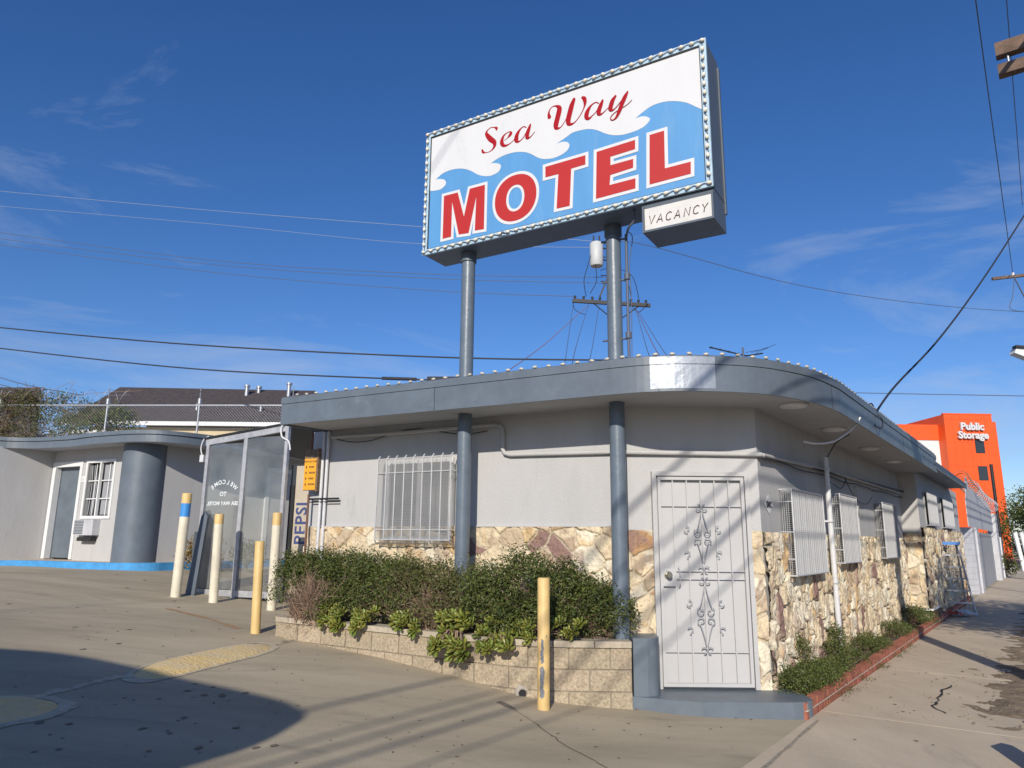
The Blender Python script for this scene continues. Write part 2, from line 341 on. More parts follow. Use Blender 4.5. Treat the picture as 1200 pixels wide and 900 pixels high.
SIGN={'M':[(-1.171,5.797),(-0.962,5.792),(-0.859,5.447),(-0.78,5.795),(-0.561,5.791),(-0.564,5.22),(-0.694,5.229),(-0.683,5.669),(-0.784,5.218),(-0.929,5.231),(-1.043,5.688),(-1.044,5.227),(-1.171,5.228)],'O':[(-0.413,5.482),(-0.397,5.632),(-0.324,5.75),(-0.196,5.805),(-0.05,5.796),(0.075,5.725),(0.137,5.612),(0.15,5.493),(0.12,5.369),(0.042,5.273),(-0.082,5.227),(-0.226,5.233),(-0.346,5.305),(-0.403,5.395)],'Oh':[(-0.256,5.494),(-0.239,5.609),(-0.176,5.677),(-0.094,5.673),(-0.031,5.614),(-0.009,5.517),(-0.021,5.436),(-0.074,5.366),(-0.164,5.346),(-0.228,5.387)],'T':[(0.268,5.797),(0.773,5.799),(0.772,5.688),(0.596,5.685),(0.574,5.242),(0.411,5.246),(0.435,5.662),(0.268,5.666)],'E':[(0.91,5.799),(1.36,5.811),(1.357,5.704),(1.072,5.695),(1.07,5.595),(1.332,5.596),(1.329,5.495),(1.067,5.48),(1.055,5.365),(1.351,5.366),(1.348,5.252),(0.893,5.245)],'L':[(1.523,5.819),(1.683,5.821),(1.676,5.391),(1.949,5.391),(1.944,5.259),(1.505,5.254)],'wave':[(-1.42,5.927),(-1.335,5.912),(-1.231,5.906),(-1.16,5.942),(-1.151,5.984),(-1.183,6.026),(-1.257,6.052),(-1.309,6.059),(-1.218,6.111),(-1.094,6.129),(-0.972,6.117),(-0.871,6.086),(-0.77,6.03),(-0.67,5.955),(-0.573,5.909),(-0.477,5.89),(-0.383,5.907),(-0.342,5.953),(-0.347,5.997),(-0.394,6.028),(-0.461,6.05),(-0.499,6.043),(-0.404,6.083),(-0.273,6.107),(-0.126,6.099),(0.002,6.059),(0.092,6.003),(0.18,5.935),(0.268,5.897),(0.371,5.881),(0.474,5.893),(0.55,5.929),(0.575,5.98),(0.551,6.025),(0.492,6.049),(0.415,6.049),(0.543,6.097),(0.612,6.125),(0.713,6.125),(0.813,6.11),(0.911,6.068),(1.007,5.999),(1.102,5.947),(1.214,5.917),(1.344,5.915),(1.455,5.935),(1.52,5.981),(1.53,6.011),(1.494,6.047),(1.431,6.067),(1.367,6.062),(1.46,6.115),(1.57,6.156),(1.713,6.153),(1.834,6.116),(1.936,6.064),(2.018,5.996),(2.066,5.956),(2.119,5.942)],'script':[[[(-0.611,6.264,0.021),(-0.598,6.233,0.029),(-0.56,6.215,0.011),(-0.51,6.212,0.01),(-0.465,6.229,0.019),(-0.433,6.269,0.037),(-0.438,6.32,0.052),(-0.489,6.373,0.061),(-0.535,6.433,0.051),(-0.557,6.478,0.032),(-0.533,6.513,0.014),(-0.491,6.531,0.01),(-0.442,6.519,0.013),(-0.409,6.497,0.034),(-0.408,6.47,0.011)],[(-0.292,6.3,0.005),(-0.252,6.317,0.009),(-0.219,6.345,0.035),(-0.201,6.369,0.034),(-0.221,6.392,0.013),(-0.261,6.387,0.011),(-0.305,6.363,0.023),(-0.327,6.317,0.04),(-0.328,6.272,0.047),(-0.303,6.234,0.036),(-0.259,6.225,0.022),(-0.203,6.239,0.009),(-0.156,6.269,0.008)],[(0.008,6.38,0.011),(-0.024,6.399,0.011),(-0.063,6.387,0.016),(-0.102,6.346,0.036),(-0.123,6.301,0.05),(-0.125,6.256,0.052),(-0.109,6.228,0.03),(-0.069,6.229,0.012),(-0.023,6.263,0.01),(0.012,6.319,0.008)],[(0.066,6.395,0.021),(0.043,6.339,0.042),(0.026,6.285,0.046),(0.025,6.241,0.042),(0.055,6.232,0.018),(0.089,6.251,0.008),(0.125,6.284,0.005)]],[[(0.32,6.414,0.042),(0.31,6.458,0.027),(0.325,6.509,0.013),(0.367,6.536,0.012),(0.418,6.524,0.027),(0.448,6.489,0.054),(0.444,6.44,0.06),(0.424,6.366,0.06),(0.405,6.292,0.059),(0.412,6.245,0.043),(0.457,6.236,0.016),(0.508,6.28,0.009),(0.553,6.355,0.008),(0.579,6.416,0.008)],[(0.638,6.536,0.036),(0.611,6.475,0.055),(0.587,6.394,0.059),(0.566,6.311,0.058),(0.568,6.253,0.046),(0.607,6.234,0.027),(0.657,6.253,0.012),(0.716,6.313,0.01),(0.761,6.387,0.014),(0.777,6.45,0.034),(0.768,6.503,0.044),(0.748,6.524,0.03)],[(0.944,6.385,0.01),(0.911,6.408,0.012),(0.863,6.397,0.017),(0.821,6.357,0.036),(0.796,6.307,0.05),(0.794,6.258,0.045),(0.822,6.235,0.03),(0.861,6.256,0.013),(0.909,6.289,0.009),(0.949,6.354,0.007)],[(0.992,6.403,0.024),(0.97,6.357,0.043),(0.95,6.306,0.047),(0.944,6.259,0.045),(0.97,6.241,0.022),(1.013,6.261,0.009),(1.056,6.29,0.006)],[(1.147,6.405,0.024),(1.114,6.368,0.044),(1.094,6.316,0.048),(1.084,6.271,0.046),(1.102,6.246,0.024),(1.144,6.261,0.01),(1.191,6.303,0.009),(1.234,6.347,0.008)],[(1.29,6.409,0.018),(1.257,6.358,0.044),(1.22,6.284,0.044),(1.191,6.217,0.042),(1.157,6.152,0.027),(1.118,6.125,0.013),(1.089,6.136,0.011),(1.086,6.165,0.009),(1.124,6.201,0.008),(1.19,6.227,0.006),(1.273,6.253,0.006),(1.337,6.293,0.005)]]]}
# ------------------------------------------------------------------ ground
def sheet(mb, Ls, Ss, dz=0):
    idx = {}; vs = []; fs = []
    for i, L in enumerate(Ls):
        for j, s_ in enumerate(Ss):
            p = LS(L, s_); vs.append((p[0], p[1], gz(p[0], p[1])+dz))
    n = len(Ss)
    for i in range(len(Ls)-1):
        for j in range(n-1): fs.append((i*n+j, i*n+j+1, (i+1)*n+j+1, (i+1)*n+j))
    mb.add(vs, fs, True)
def frange(a, b, st):
    n = int(round((b-a)/st)); return [a+(b-a)*i/n for i in range(n+1)]
g = MB(); sheet(g, [-900, -300, -100, -40]+frange(-20, 60, 1)+[100, 300, 1200], [-2.45]+frange(-2.2, 20, .2)+[26, 40, 80, 200, 700]); 
struct(g.build('ground', M_conc))
g = MB(); sheet(g, [-900, -100, -20, 0, 20, 60, 200, 1200], [-12, -2.6], -.10); struct(g.build('road', M_asphalt))
g = MB(); sheet(g, [-900, -100, -20, 0, 20, 60, 200, 1200], [-900, -60, -12], -.02); struct(g.build('far_ground', M_dirt))
g = MB()
for L in frange(-60, 120, 3): g.obox(LS(L+.005, 0), DS, DN, UP, 0, 2.99, -2.61, -2.452, -.2, .006)
struct(g.build('street_kerb', M_walk))
# sidewalk slabs with open joints between them, dirt verge beside them
g = MB(); L = -10.85
while L < 70:
    ln = 1.55 if L > -1 else 1.6
    g.obox(LS(L, 0), DS, DN, UP, .003, ln-.003, -2.44, -.006, -.08, .010+random.uniform(0, .003)); L += ln
struct(g.build('sidewalk', M_walk))
g = MB()
nx, ny = 700, 30
X = np.linspace(.55, 60, nx); Yv = np.linspace(-2.44, -.95, ny)
vs = []; 
for i, a in enumerate(X):
    for j, b in enumerate(Yv):
        pass
        b2 = b
        p = LS(a, b2); vs.append((p[0], p[1], .012-.055+.060*min(1, max(0, (-b-1.12)/.75))*min(1, .35+max(0, a-.5)*.5)+.075*float(fbm(np.array(a*4.6), np.array(b*4.6), 6, 3))))
fs = [(i*ny+j, i*ny+j+1, (i+1)*ny+j+1, (i+1)*ny+j) for i in range(nx-1) for j in range(ny-1)]
g.add(vs, fs, True); struct(g.build('dirt_verge', M_dirt))
# pebbles and litter on verge, driveway and walk
g = MB()
for i in range(260):
    L = random.uniform(.6, 6); s_ = random.uniform(-2.3, -1.0) if i < 190 else random.uniform(-1.2, -.05)
    p = LS(L, s_); r = random.uniform(.004, .014)*(1 if i < 190 else .6); g.ball((p[0], p[1], .03 if s_ < -1.25 else .016), r, 5, 3, (1.3, 1, .6))
o = g.build('gravel', M_dirt); tag(o, 'small loose stones scattered on the dirt verge and walk', 'gravel', kind='stuff')
g = MB()
for i in range(150):
    x = random.uniform(-5, 2.3); y = random.uniform(4.0, 9.5)
    if sv(x, y) < .1: continue
    a = random.uniform(0, 6.3); r = random.uniform(.008, .022); z = gz(x, y)+.004
    g.add([(x+r*cos(a), y+r*sin(a), z), (x+r*.5*cos(a+1.7), y+r*.5*sin(a+1.7), z+.006), (x-r*cos(a), y-r*sin(a), z), (x+r*.5*cos(a-1.7), y+r*.5*sin(a-1.7), z+.003)], [(0, 1, 2, 3)])
o = g.build('leaf_litter', M_bark); tag(o, 'bits of dry leaf litter scattered on the driveway', 'litter', kind='stuff')
# cracks and poured joints
def ribbon(mb, pts, wd, dz):
    for i in range(len(pts)-1):
        a = Vector((pts[i][0], pts[i][1], 0)); b = Vector((pts[i+1][0], pts[i+1][1], 0)); t = (b-a).normalized(); n = Vector((-t.y, t.x, 0))*wd/2*random.uniform(.5, 1.3)
        q = [a-n, b-n, b+n, a+n]; mb.add([(c.x, c.y, gz(c.x, c.y)+dz) for c in q], [(0, 1, 2, 3)])
g = MB()
def jag(a, b, n, amp):
    return [(a[0]+(b[0]-a[0])*i/n+random.uniform(-amp, amp)*(0 < i < n), a[1]+(b[1]-a[1])*i/n+random.uniform(-amp, amp)*(0 < i < n)) for i in range(n+1)]
ribbon(g, jag((5.12, 8.93), (4.54, 8.21), 7, .04)+jag((4.54, 8.21), (4.24, 7.73), 5, .03)[1:]+jag((4.24, 7.73), (4.22, 7.5), 3, .02)[1:], .022, .019)
struct(g.build('sidewalk_crack', M_dark))
g = MB()
ribbon(g, jag((.05, 7.05), (.9, 5.2), 24, .02)+jag((.9, 5.2), (1.25, 3.6), 16, .025)[1:], .013, .004)
ribbon(g, jag((-.1, 7.2), (.05, 7.05), 3, .01), .06, .004)
struct(g.build('driveway_crack', mat('crack_tar', (.16, .135, .105), .9)))
g = MB()
ribbon(g, jag((2.86, 7.2), (.4, 3.6), 30, .004), .028, .0155)
struct(g.build('driveway_joint', mat('joint_pale', (.30, .26, .20), .9, var=.3, vscale=20)))
g = MB(); ribbon(g, jag((-4.82, 10.61), (-3.4, 9.55), 22, .012), .07, .004); struct(g.build('faded_paint_line', mat('faded_orange', (.36, .22, .11), .9, var=.2, vscale=18)))
# oil drips and gum spots, small cold patches
g = MB(); rr = random.Random(21)
def blot(mb, x, y, r, dz):
    n = 11; mb.add([(x+r*rr.uniform(.6, 1.2)*cos(2*pi*i/n), y+r*1.2*rr.uniform(.6, 1.2)*sin(2*pi*i/n), gz(x, y)+dz) for i in range(n)], [tuple(range(n))])
for i in range(46): x = rr.uniform(-3.4, -1.6); y = rr.uniform(4.6, 7.0); blot(g, x, y, rr.choice((.008, .012, .02, .032)), .0035)
for i in range(34): x = rr.uniform(-1.4, 2.4); y = rr.uniform(4.6, 7.0); blot(g, x, y, rr.choice((.008, .012, .018)), .0035)
for i in range(40): x = rr.uniform(-8, -1.2); y = rr.uniform(7.0, 13.5); (blot(g, x, y, rr.choice((.012, .02, .032)), .0035) if sv(x, y) > 3.2 or y < 7.6 else None)
struct(g.build('oil_spots', mat('oil_spot', (.20, .165, .12), .8)))
g = MB()
for i in range(26): L_ = rr.uniform(-.8, 5); s_ = rr.uniform(-1.3, -.1); p = LS(L_, s_); n = 9; r = rr.choice((.008, .014, .02)); g.add([(p[0]+r*rr.uniform(.6, 1.2)*cos(2*pi*i2/n), p[1]+r*rr.uniform(.6, 1.2)*sin(2*pi*i2/n), .0165) for i2 in range(n)], [tuple(range(n))])
struct(g.build('gum_spots', mat('gum_spot', (.2, .17, .13), .8)))
# speed bumps
def bump(name, pts, h, lab):
    c = (sum(p[0] for p in pts)/len(pts), sum(p[1] for p in pts)/len(pts)); P = cat_rom(pts, 6, True); n = len(P)
    t = thing(name, lab, 'speed bump', (c[0], c[1], gz(*c)), 'worn yellow speed bumps'); mb = MB(); vs = []
    prof = [(1, .003), (.9, .4), (.75, .72), (.5, .93), (.2, 1)]
    for r, hh in prof:
        for i, p in enumerate(P):
            x = c[0]+(p[0]-c[0])*r; y = c[1]+(p[1]-c[1])*r; vs.append((x, y, gz(x, y)+h*hh+.006*random.random()))
    fs = [(i*n+j, i*n+(j+1) % n, (i+1)*n+(j+1) % n, (i+1)*n+j) for i in range(len(prof)-1) for j in range(n)]
    fs.append(tuple((len(prof)-1)*n+j for j in range(n))); mb.add(vs, fs, True); mb.build('hump', M_ochre, t)
    e = MB(); vs = []
    for r in (1.09, .985):
        for i, p in enumerate(P):
            rr = r+(.05*random.random() if r > 1 else 0); x = c[0]+(p[0]-c[0])*rr; y = c[1]+(p[1]-c[1])*rr; vs.append((x, y, gz(x, y)+(.005 if r > 1 else .010)))
    e.add(vs, [(j, (j+1) % n, n+(j+1) % n, n+j) for j in range(n)], True); e.build('mortar_edge', M_bumpedge, t)
bump('speed_bump', [(-3.42, 6.98), (-3.45, 7.5), (-3.2, 8.3), (-2.95, 8.75), (-2.72, 8.68), (-2.65, 8.3), (-2.88, 7.55), (-3.05, 7.05), (-3.2, 6.85)], .042, 'worn yellow speed bump half in sun at the planter corner')
bump('speed_bump', [(-5.2, 5.2), (-4.7, 5.6), (-4.1, 6.0), (-3.7, 6.08), (-3.42, 5.93), (-3.4, 5.6), (-3.7, 5.2), (-4.5, 4.6), (-5.1, 4.5)], .06, 'shaded yellow speed bump at the lower left edge of the driveway')
g = MB(); ribbon(g, jag((-3.5, 6.95), (-3.75, 6.05), 14, .03), .13, .004); ribbon(g, jag((-2.72, 8.8), (-2.6, 9.15), 6, .03), .16, .004); struct(g.build('mortar_smear', M_bumpedge))

# ------------------------------------------------------------------ stone veneer
def stone(name, parent, O, AX, w_, h_, cell, relief, seed, res, warp=.25, grout=.045, palette='warm', holes=()):
    nx = int(w_/res)+1; ny = int(h_/res)+1
    X, Yg = np.meshgrid(np.linspace(0, w_, nx), np.linspace(0, h_, ny))
    wx = X/cell[0]+warp*2*(fbm(X*3, Yg*3, 3, seed)-.45)*1.0+warp*.5*(fbm(X*14, Yg*14, 2, seed+5)-.4); wy = Yg/cell[1]+warp*2*(fbm(X*3+9, Yg*3+5, 3, seed+9)-.45)+warp*.5*(fbm(X*14+3, Yg*14, 2, seed+6)-.4)
    e, ia, ib = voronoi(wx, wy, .95, seed)
    t = np.clip((e-grout*.4)/(grout*1.6), 0, 1); t = t*t*(3-2*t)
    hh = hsh(ia, ib, 7+seed); tilt = (hsh(ia, ib, 8+seed)-.5); tilt2 = (hsh(ia, ib, 9+seed)-.5)
    fx = wx-ia-.5; fy = wy-ib-.5
    ridg = np.abs(fbm(X*9+ia*3.1, Yg*4+ib*1.7, 4, seed+20)-.47)*2
    z = t*relief*(.45+.55*hh+.9*tilt*fx+.7*tilt2*fy)+t*relief*.75*(fbm(X*22+ia*5, Yg*13+ib*3, 5, seed+30)-.5)-t*relief*.38*ridg+.006*fbm(X*60, Yg*60, 2, seed+3)
    z = np.clip(z, 0.002, None)
    AX = Vector(AX); Nn = Vector((AX.y, -AX.x, 0))
    P = np.empty((ny, nx, 3)); P[..., 0] = O[0]+AX.x*X+Nn.x*z; P[..., 1] = O[1]+AX.y*X+Nn.y*z; P[..., 2] = O[2]+Yg
    c1 = hsh(ia, ib, 4+seed); c2 = hsh(ia, ib, 5+seed)
    cream = np.array([.68, .56, .38]); pale = np.array([.76, .68, .52]); yel = np.array([.60, .42, .22]); mauve = np.array([.27, .165, .14]); tan = np.array([.54, .42, .28])
    col = np.empty((ny, nx, 3)); col[:] = cream
    col[c1 < .34] = pale; col[(c1 > .74) & (c1 < .87)] = tan; col[(c1 >= .87) & (c1 < .905)] = yel; col[c1 >= .905] = mauve
    n1 = fbm(X*7+ia*2.3, Yg*5+ib*4.1, 5, seed+40)
    col = col*(.80+.40*n1[..., None]*1.0)
    st = np.clip((fbm(X*9+ib, Yg*7+ia, 5, seed+50)-.55)*9, 0, 1)[..., None]; col = col*(1-st*.6)+np.array([.30, .19, .14])*st*.6
    ys = np.clip((fbm(X*4+ib*2, Yg*4+ia*3, 4, seed+60)-.58)*6, 0, 1)[..., None]; col = col*(1-ys*.5)+np.array([.62, .36, .10])*ys*.5
    gr = np.array([.50, .43, .32])
    col = gr*(1-t[..., None])+col*t[..., None]
    me = bpy.data.meshes.new(name); V = P.reshape(-1, 3)
    L = parent['_w']; V = V-np.array(L)
    ii = np.arange(ny*nx).reshape(ny, nx); F = np.stack([ii[:-1, :-1], ii[:-1, 1:], ii[1:, 1:], ii[1:, :-1]], -1)
    keep = np.ones((ny-1, nx-1), bool)
    for (a0, a1, b0, b1) in holes: keep &= ~((X[:-1, :-1] >= a0) & (X[:-1, :-1] < a1) & (Yg[:-1, :-1] >= b0) & (Yg[:-1, :-1] < b1))
    F = F[keep].reshape(-1, 4); nf = len(F)
    me.vertices.add(len(V)); me.vertices.foreach_set('co', V.ravel()); me.loops.add(nf*4); me.loops.foreach_set('vertex_index', F.ravel().astype(np.int32))
    me.polygons.add(nf); me.polygons.foreach_set('loop_start', (np.arange(nf)*4).astype(np.int32)); me.polygons.foreach_set('loop_total', np.full(nf, 4, np.int32)); me.update(calc_edges=True); me.validate()
    at = me.color_attributes.new('stone_tint', 'FLOAT_COLOR', 'POINT'); C4 = np.ones((len(V), 4)); C4[:, :3] = col.reshape(-1, 3); at.data.foreach_set('color', C4.ravel())
    me.materials.append(M_stone); o = bpy.data.objects.new(name, me); COL.objects.link(o); o.parent = parent; o['_w'] = list(L)
    return o
M_stone = mat('veneer_stone', (.5, .4, .3), .88, bump=.9, bscale=32, bdist=.02)
_n = M_stone.node_tree.nodes; _a = _n.new('ShaderNodeVertexColor'); _a.layer_name = 'stone_tint'; M_stone.node_tree.links.new(_a.outputs['Color'], _n['Principled BSDF'].inputs['Base Color'])

# ------------------------------------------------------------------ motel office (main building)
B0 = Vector((1.22, 7.84, 0)); C0 = Vector((2.66, 7.84, 0)); ang = R(150.5)
FD = Vector((cos(R(29.5)), -sin(R(29.5)), 0))       # front wall runs left->right
A0 = B0-FD*4.62
W0 = (2.0, 9.0, 0)
off = thing('motel_office', 'single storey grey stucco motel office with stone base and wide slate roof edge', 'building', W0)
P1 = Vector(LS(9.75, .45)); 
SOF = 3.06
wl = MB()
wl.prism([tuple(A0.xy), tuple(B0.xy), tuple(C0.xy), tuple(P1.xy), LS(9.75, 3.8)[:2], (-.2, 12.9), (A0+Vector((.52, .80, 0))*1.6).xy[:]], -.2, SOF)
wl.build('wall', M_wall, off)
STZ = 1.70
stone('stone_veneer', off, (A0.x+FD.x*.02-.0, A0.y+FD.y*.02, .3), FD, 4.60, STZ-.3+.06, (.25, .20), .045, 3, .010, warp=.42, grout=.035)
stone('stone_veneer', off, (B0.x-.0, B0.y, 0), (1, 0, 0), .30, STZ+.03, (.25, .24), .05, 8, .011, warp=.3, grout=.05)
stone('stone_veneer', off, (2.50, C0.y, 0), (1, 0, 0), .16, STZ+.03, (.22, .27), .05, 12, .009, warp=.3, grout=.05)
c_ = LS(.30, .45); stone('stone_veneer', off, (C0.x, C0.y, -.05), DS, 9.45, STZ+.07, (.20, .33), .070, 21, .0120, warp=.36, grout=.035)
# ledge trims closing the veneer top
tb = MB()
tb.obox(A0+UP*(STZ+.06), FD, Vector((FD.y, -FD.x, 0)), UP, 0, 4.6, -.01, .03, 0, .012)
tb.build('stone_ledge', M_wall, off)
# roof
arc = cat_rom([(1.0, 7.08), (1.3, 6.94), (1.65, 6.87), (2.05, 6.885), (2.45, 6.98), (2.85, 7.2), (3.22, 7.5), LS(1.0, -.27)[:2]], 5)
e1 = [(-2.97, 9.27)]+[(-2.97+(1.0+2.97)*i/8, 9.27+(7.08-9.27)*i/8) for i in range(1, 8)]+arc+[LS(1.0+8.6*i/8, -.27-.02*i/8)[:2] for i in range(1, 9)]
back = [LS(9.6, 4.0)[:2], (-.6, 13.0)]
rp = e1+back
MB().prism(rp, SOF, 3.34).build('roof', M_soffit, off)
def strip(mb, pts, o0, o1, z0, z1):
    n = len(pts); V2 = [Vector(p[:2]) for p in pts]; nr = []
    for i in range(n):
        t = (V2[min(i+1, n-1)]-V2[max(i-1, 0)]).normalized(); nr.append(Vector((t.y, -t.x)))
    a = [V2[i]+nr[i]*o0 for i in range(n)]; b = [V2[i]+nr[i]*o1 for i in range(n)]
    vs = []
    for i in range(n): vs += [(a[i].x, a[i].y, z0), (b[i].x, b[i].y, z0), (b[i].x, b[i].y, z1), (a[i].x, a[i].y, z1)]
    fs = []
    for i in range(n-1):
        for j in range(4): fs.append((i*4+j, i*4+(j+1) % 4, (i+1)*4+(j+1) % 4, (i+1)*4+j))
    fs += [(3, 2, 1, 0), tuple((n-1)*4+j for j in range(4))]; mb.add(vs, fs)
edge = [Vector((-2.97+.35, 9.27+.6, 0)).xy[:]]+e1
fb = MB(); strip(fb, e1, .002, .022, 3.035, 3.30); strip(fb, e1, .002, .032, 3.303, 3.385)
fb.obox((-2.97, 9.27, 0), (.588, .809, 0), (-.809, .588, 0), UP, 0, 3.5, .002, .022, 3.035, 3.385)
fb.build('fascia', M_trim, off)
sb = MB()
for i in (14, 21): pass
def epos(d):   # point and tangent along roof edge
    acc = 0
    for a, b in zip(e1, e1[1:]):
        l = math.hypot(b[0]-a[0], b[1]-a[1])
        if acc+l >= d: t = (d-acc)/l; return (a[0]+(b[0]-a[0])*t, a[1]+(b[1]-a[1])*t), ((b[0]-a[0])/l, (b[1]-a[1])/l)
        acc += l
    return e1[-1], (DS.x, DS.y)
for d_ in (2.4, 5.0, 7.35, 9.7, 12.0, 14.3):
    p, t = epos(d_); sb = MB(); sb.obox((p[0], p[1], 0), (t[0], t[1], 0), (t[1], -t[0], 0), UP, -.003, .003, .022, .0245, 3.036, 3.30); sb.build('fascia_seam', M_dark, off)
pp = []
for i in range(9): pp.append(epos(4.92+.62*i/8)[0])
pb = MB(); strip(pb, pp, .0225, .0265, 3.06, 3.30); strip(pb, pp, .0325, .0355, 3.303, 3.375); pb.build('metal_patch', M_patch, off, label='bare silver patch of sheet metal on the curved roof edge')
# soffit lights
for L_, s_ in ((.35, -.06), (2.35, -.02), (4.7, -.02), (6.9, -.02)):
    p = LS(L_, s_+.10); lb = MB().lathe([(.15, 0), (.155, -.012), (.13, -.03), (.06, -.042), (.005, -.045)], (p[0], p[1], SOF-.001), 24); lb.build('soffit_light', M_pipe, off)
# conduits on the walls
yw = 7.84-.035
cb = MB()
FN = Vector((FD.y, -FD.x, 0))   # outward normal of the front wall
def fw(a, z, o=.035): p = A0+FD*a+FN*o; return (p.x, p.y, z)
cb.tube([fw(.42, 2.96), fw(1.6, 2.95), fw(3.0, 2.96), fw(3.1, 2.93), fw(3.12, 2.86), fw(3.12, 2.66), fw(3.15, 2.61), fw(3.22, 2.59), fw(4.5, 2.56), (1.24, yw-.01, 2.55), (2.0, yw, 2.545), (2.62, yw, 2.54), (2.68, 7.80, 2.54), LS(.36, .415, 2.54)], .026, 10)
cb.tube([LS(.35, .40, 2.54), LS(3, .40, 2.60), LS(9.6, .40, 2.64)], .022, 8)
cb.build('conduit', M_wall, off)
cb = MB()
for a in (.28, .36): cb.tube([fw(a, .6, .045), fw(a, 3.05, .045)], .022, 10)
cb.build('vertical_conduit', M_pipe, off)
cb = MB()
cb.tube([fw(.1, 2.13, .06), fw(.62, 2.13, .06)], .014, 6); cb.tube([fw(.1, 2.09, .06), fw(.62, 2.09, .06)], .008, 6)
pts = [fw(.5+.3*i, 2.93-.06*sin(i*1.1), .03+.01*(i % 2)) for i in range(9)]; cb.tube(cat_rom(pts, 3), .006, 5)
pts = [LS(.3+.8*i, .40, 2.50+.03*i/6+.015*sin(i*2.2)) for i in range(13)]; cb.tube(cat_rom(pts, 3), .010, 5)
pts = [LS(3.1, .40, 2.62), LS(3.3, .38, 2.45), LS(3.6, .38, 2.42), LS(4.0, .39, 2.40), LS(4.4, .39, 2.56)]; cb.tube(cat_rom(pts, 5), .007, 5)
pts = [LS(4.3, .40, 2.6), LS(4.9, .38, 2.3), LS(5.8, .39, 2.25), LS(6.4, .4, 2.4)]; cb.tube(cat_rom(pts, 5), .006, 5)
pts = [LS(3.05, .38, 2.70), LS(3.0, .2, 2.95), LS(2.9, .0, 3.04)]; cb.tube(cat_rom(pts, 5), .008, 5)
cb.tube([LS(2.4, .40, 2.58), LS(6, .40, 2.63), LS(9.75, .37, 2.68)], .020, 6)
cb.build('cable', M_black, off)
cb = MB(); cb.tube([LS(3.02, .36, .12), LS(3.02, .36, 2.76)], .036, 12)
for z in (1.1, 1.9, 2.6): cb.obox(LS(3.02, .36, z), DS, DN, UP, -.05, .05, -.04, .08, -.012, .012)
cb.build('drain_pipe', M_pipe, off)
cb = MB(); cb.tube(cat_rom([LS(2.0, -.31, 3.12), LS(1.95, -.22, 2.98), LS(1.75, -.05, 2.82), LS(1.5, .1, 2.77), LS(1.3, .2, 2.78)], 6), .012, 7); cb.build('loose_cable', M_white, off)
# NFPA-like utility marker on the corner wall
mk = MB(); q = Vector(LS(.60, .445, 2.02)); mk.extr([q+UP*.105, q-DS*.16, q-UP*.105, q+DS*.16], -DN*.004); o_ = mk.build('hazard_marker', M_white, off)
mi = MB(); text_mb(mi, 'SMC', .095, q-DN*.0065-UP*.033, DS, UP, off=.003, ext=.0008, align='CENTER'); mi.build('marker_lettering', M_ink, o_)

# front window with cage
def fwp(a, z, o): p = A0+FD*a+FN*o; return Vector((p.x, p.y, z))
wa0, wa1, wz0, wz1 = 1.40, 2.42, 1.60, 2.60
fr = MB()
for (a0, a1, z0, z1) in ((wa0, wa1, wz1-.05, wz1), (wa0, wa1, wz0, wz0+.05), (wa0, wa0+.05, wz0+.05, wz1-.05), (wa1-.05, wa1, wz0+.05, wz1-.05), ((wa0+wa1)/2-.025, (wa0+wa1)/2+.025, wz0+.05, wz1-.05)):
    fr.obox(A0, FD, FN, UP, a0, a1, .003, .045, z0, z1)
win = fr.build('window', M_white, off)
MB().obox(A0, FD, FN, UP, wa0+.05, wa1-.05, .003, .012, wz0+.05, wz1-.05).build('pane', M_shade, win)
bl = MB()
for i in range(32): bl.obox(A0, FD, FN, UP, wa0+.06, wa1-.06, .014, .022, wz0+.06+i*.028, wz0+.06+i*.028+.019)
bl.build('blind', M_blind, win)
cg = MB(); ca0, ca1 = 1.38, 2.50; o1 = .20
for i in range(9):
    a = ca0+(ca1-ca0)*i/8; cg.tube([fwp(a, 1.60, o1), fwp(a, 2.60, o1), fwp(a, 2.64, o1-.04)], .0085, 6); cg.tube([fwp(a, 1.60, o1), fwp(a, 1.56, o1-.03), fwp(a, 1.56, .02)], .0085, 6)
for z in (1.60, 1.72, 2.42, 2.60): cg.tube([fwp(ca0, z, o1), fwp(ca1, z, o1)], .008, 6)
for a in (ca0, ca1):
    for z in (1.72, 2.42): cg.tube([fwp(a, z, o1), fwp(a, z, .0)], .008, 6)
for z in (1.66, 2.36): cg.tube(cat_rom([fwp(ca1, z+.07, o1-.01), fwp(ca1+.05, z+.05, .14), fwp(ca1+.04, z-.02, .06), fwp(ca1-.01, z-.03, .02)], 4), .005, 5)
cage = cg.build('window_cage', M_iron, off)
ms = MB(); st = .026
wdt = ca1-ca0; hgt = .98
def wire2(mb, p, q, r=.0016):
    mb.tube([p, q], r, 3, cap=False, smooth=False)
k = -int(hgt/st)
for i in range(-int(hgt/st)-1, int(wdt/st)+1):
    for sg in (1, -1):
        a = i*st
        x0 = max(0, a); x1 = min(wdt, a+hgt)
        if x1 <= x0: continue
        if sg > 0: p = fwp(ca0+x0, 1.61+(x0-a), o1-.012); q = fwp(ca0+x1, 1.61+(x1-a), o1-.012)
        else: p = fwp(ca1-x0, 1.61+(x0-a), o1-.012); q = fwp(ca1-x1, 1.61+(x1-a), o1-.012)
        wire2(ms, p, q, .0034)
ms.build('wire_mesh', M_mesh, cage)
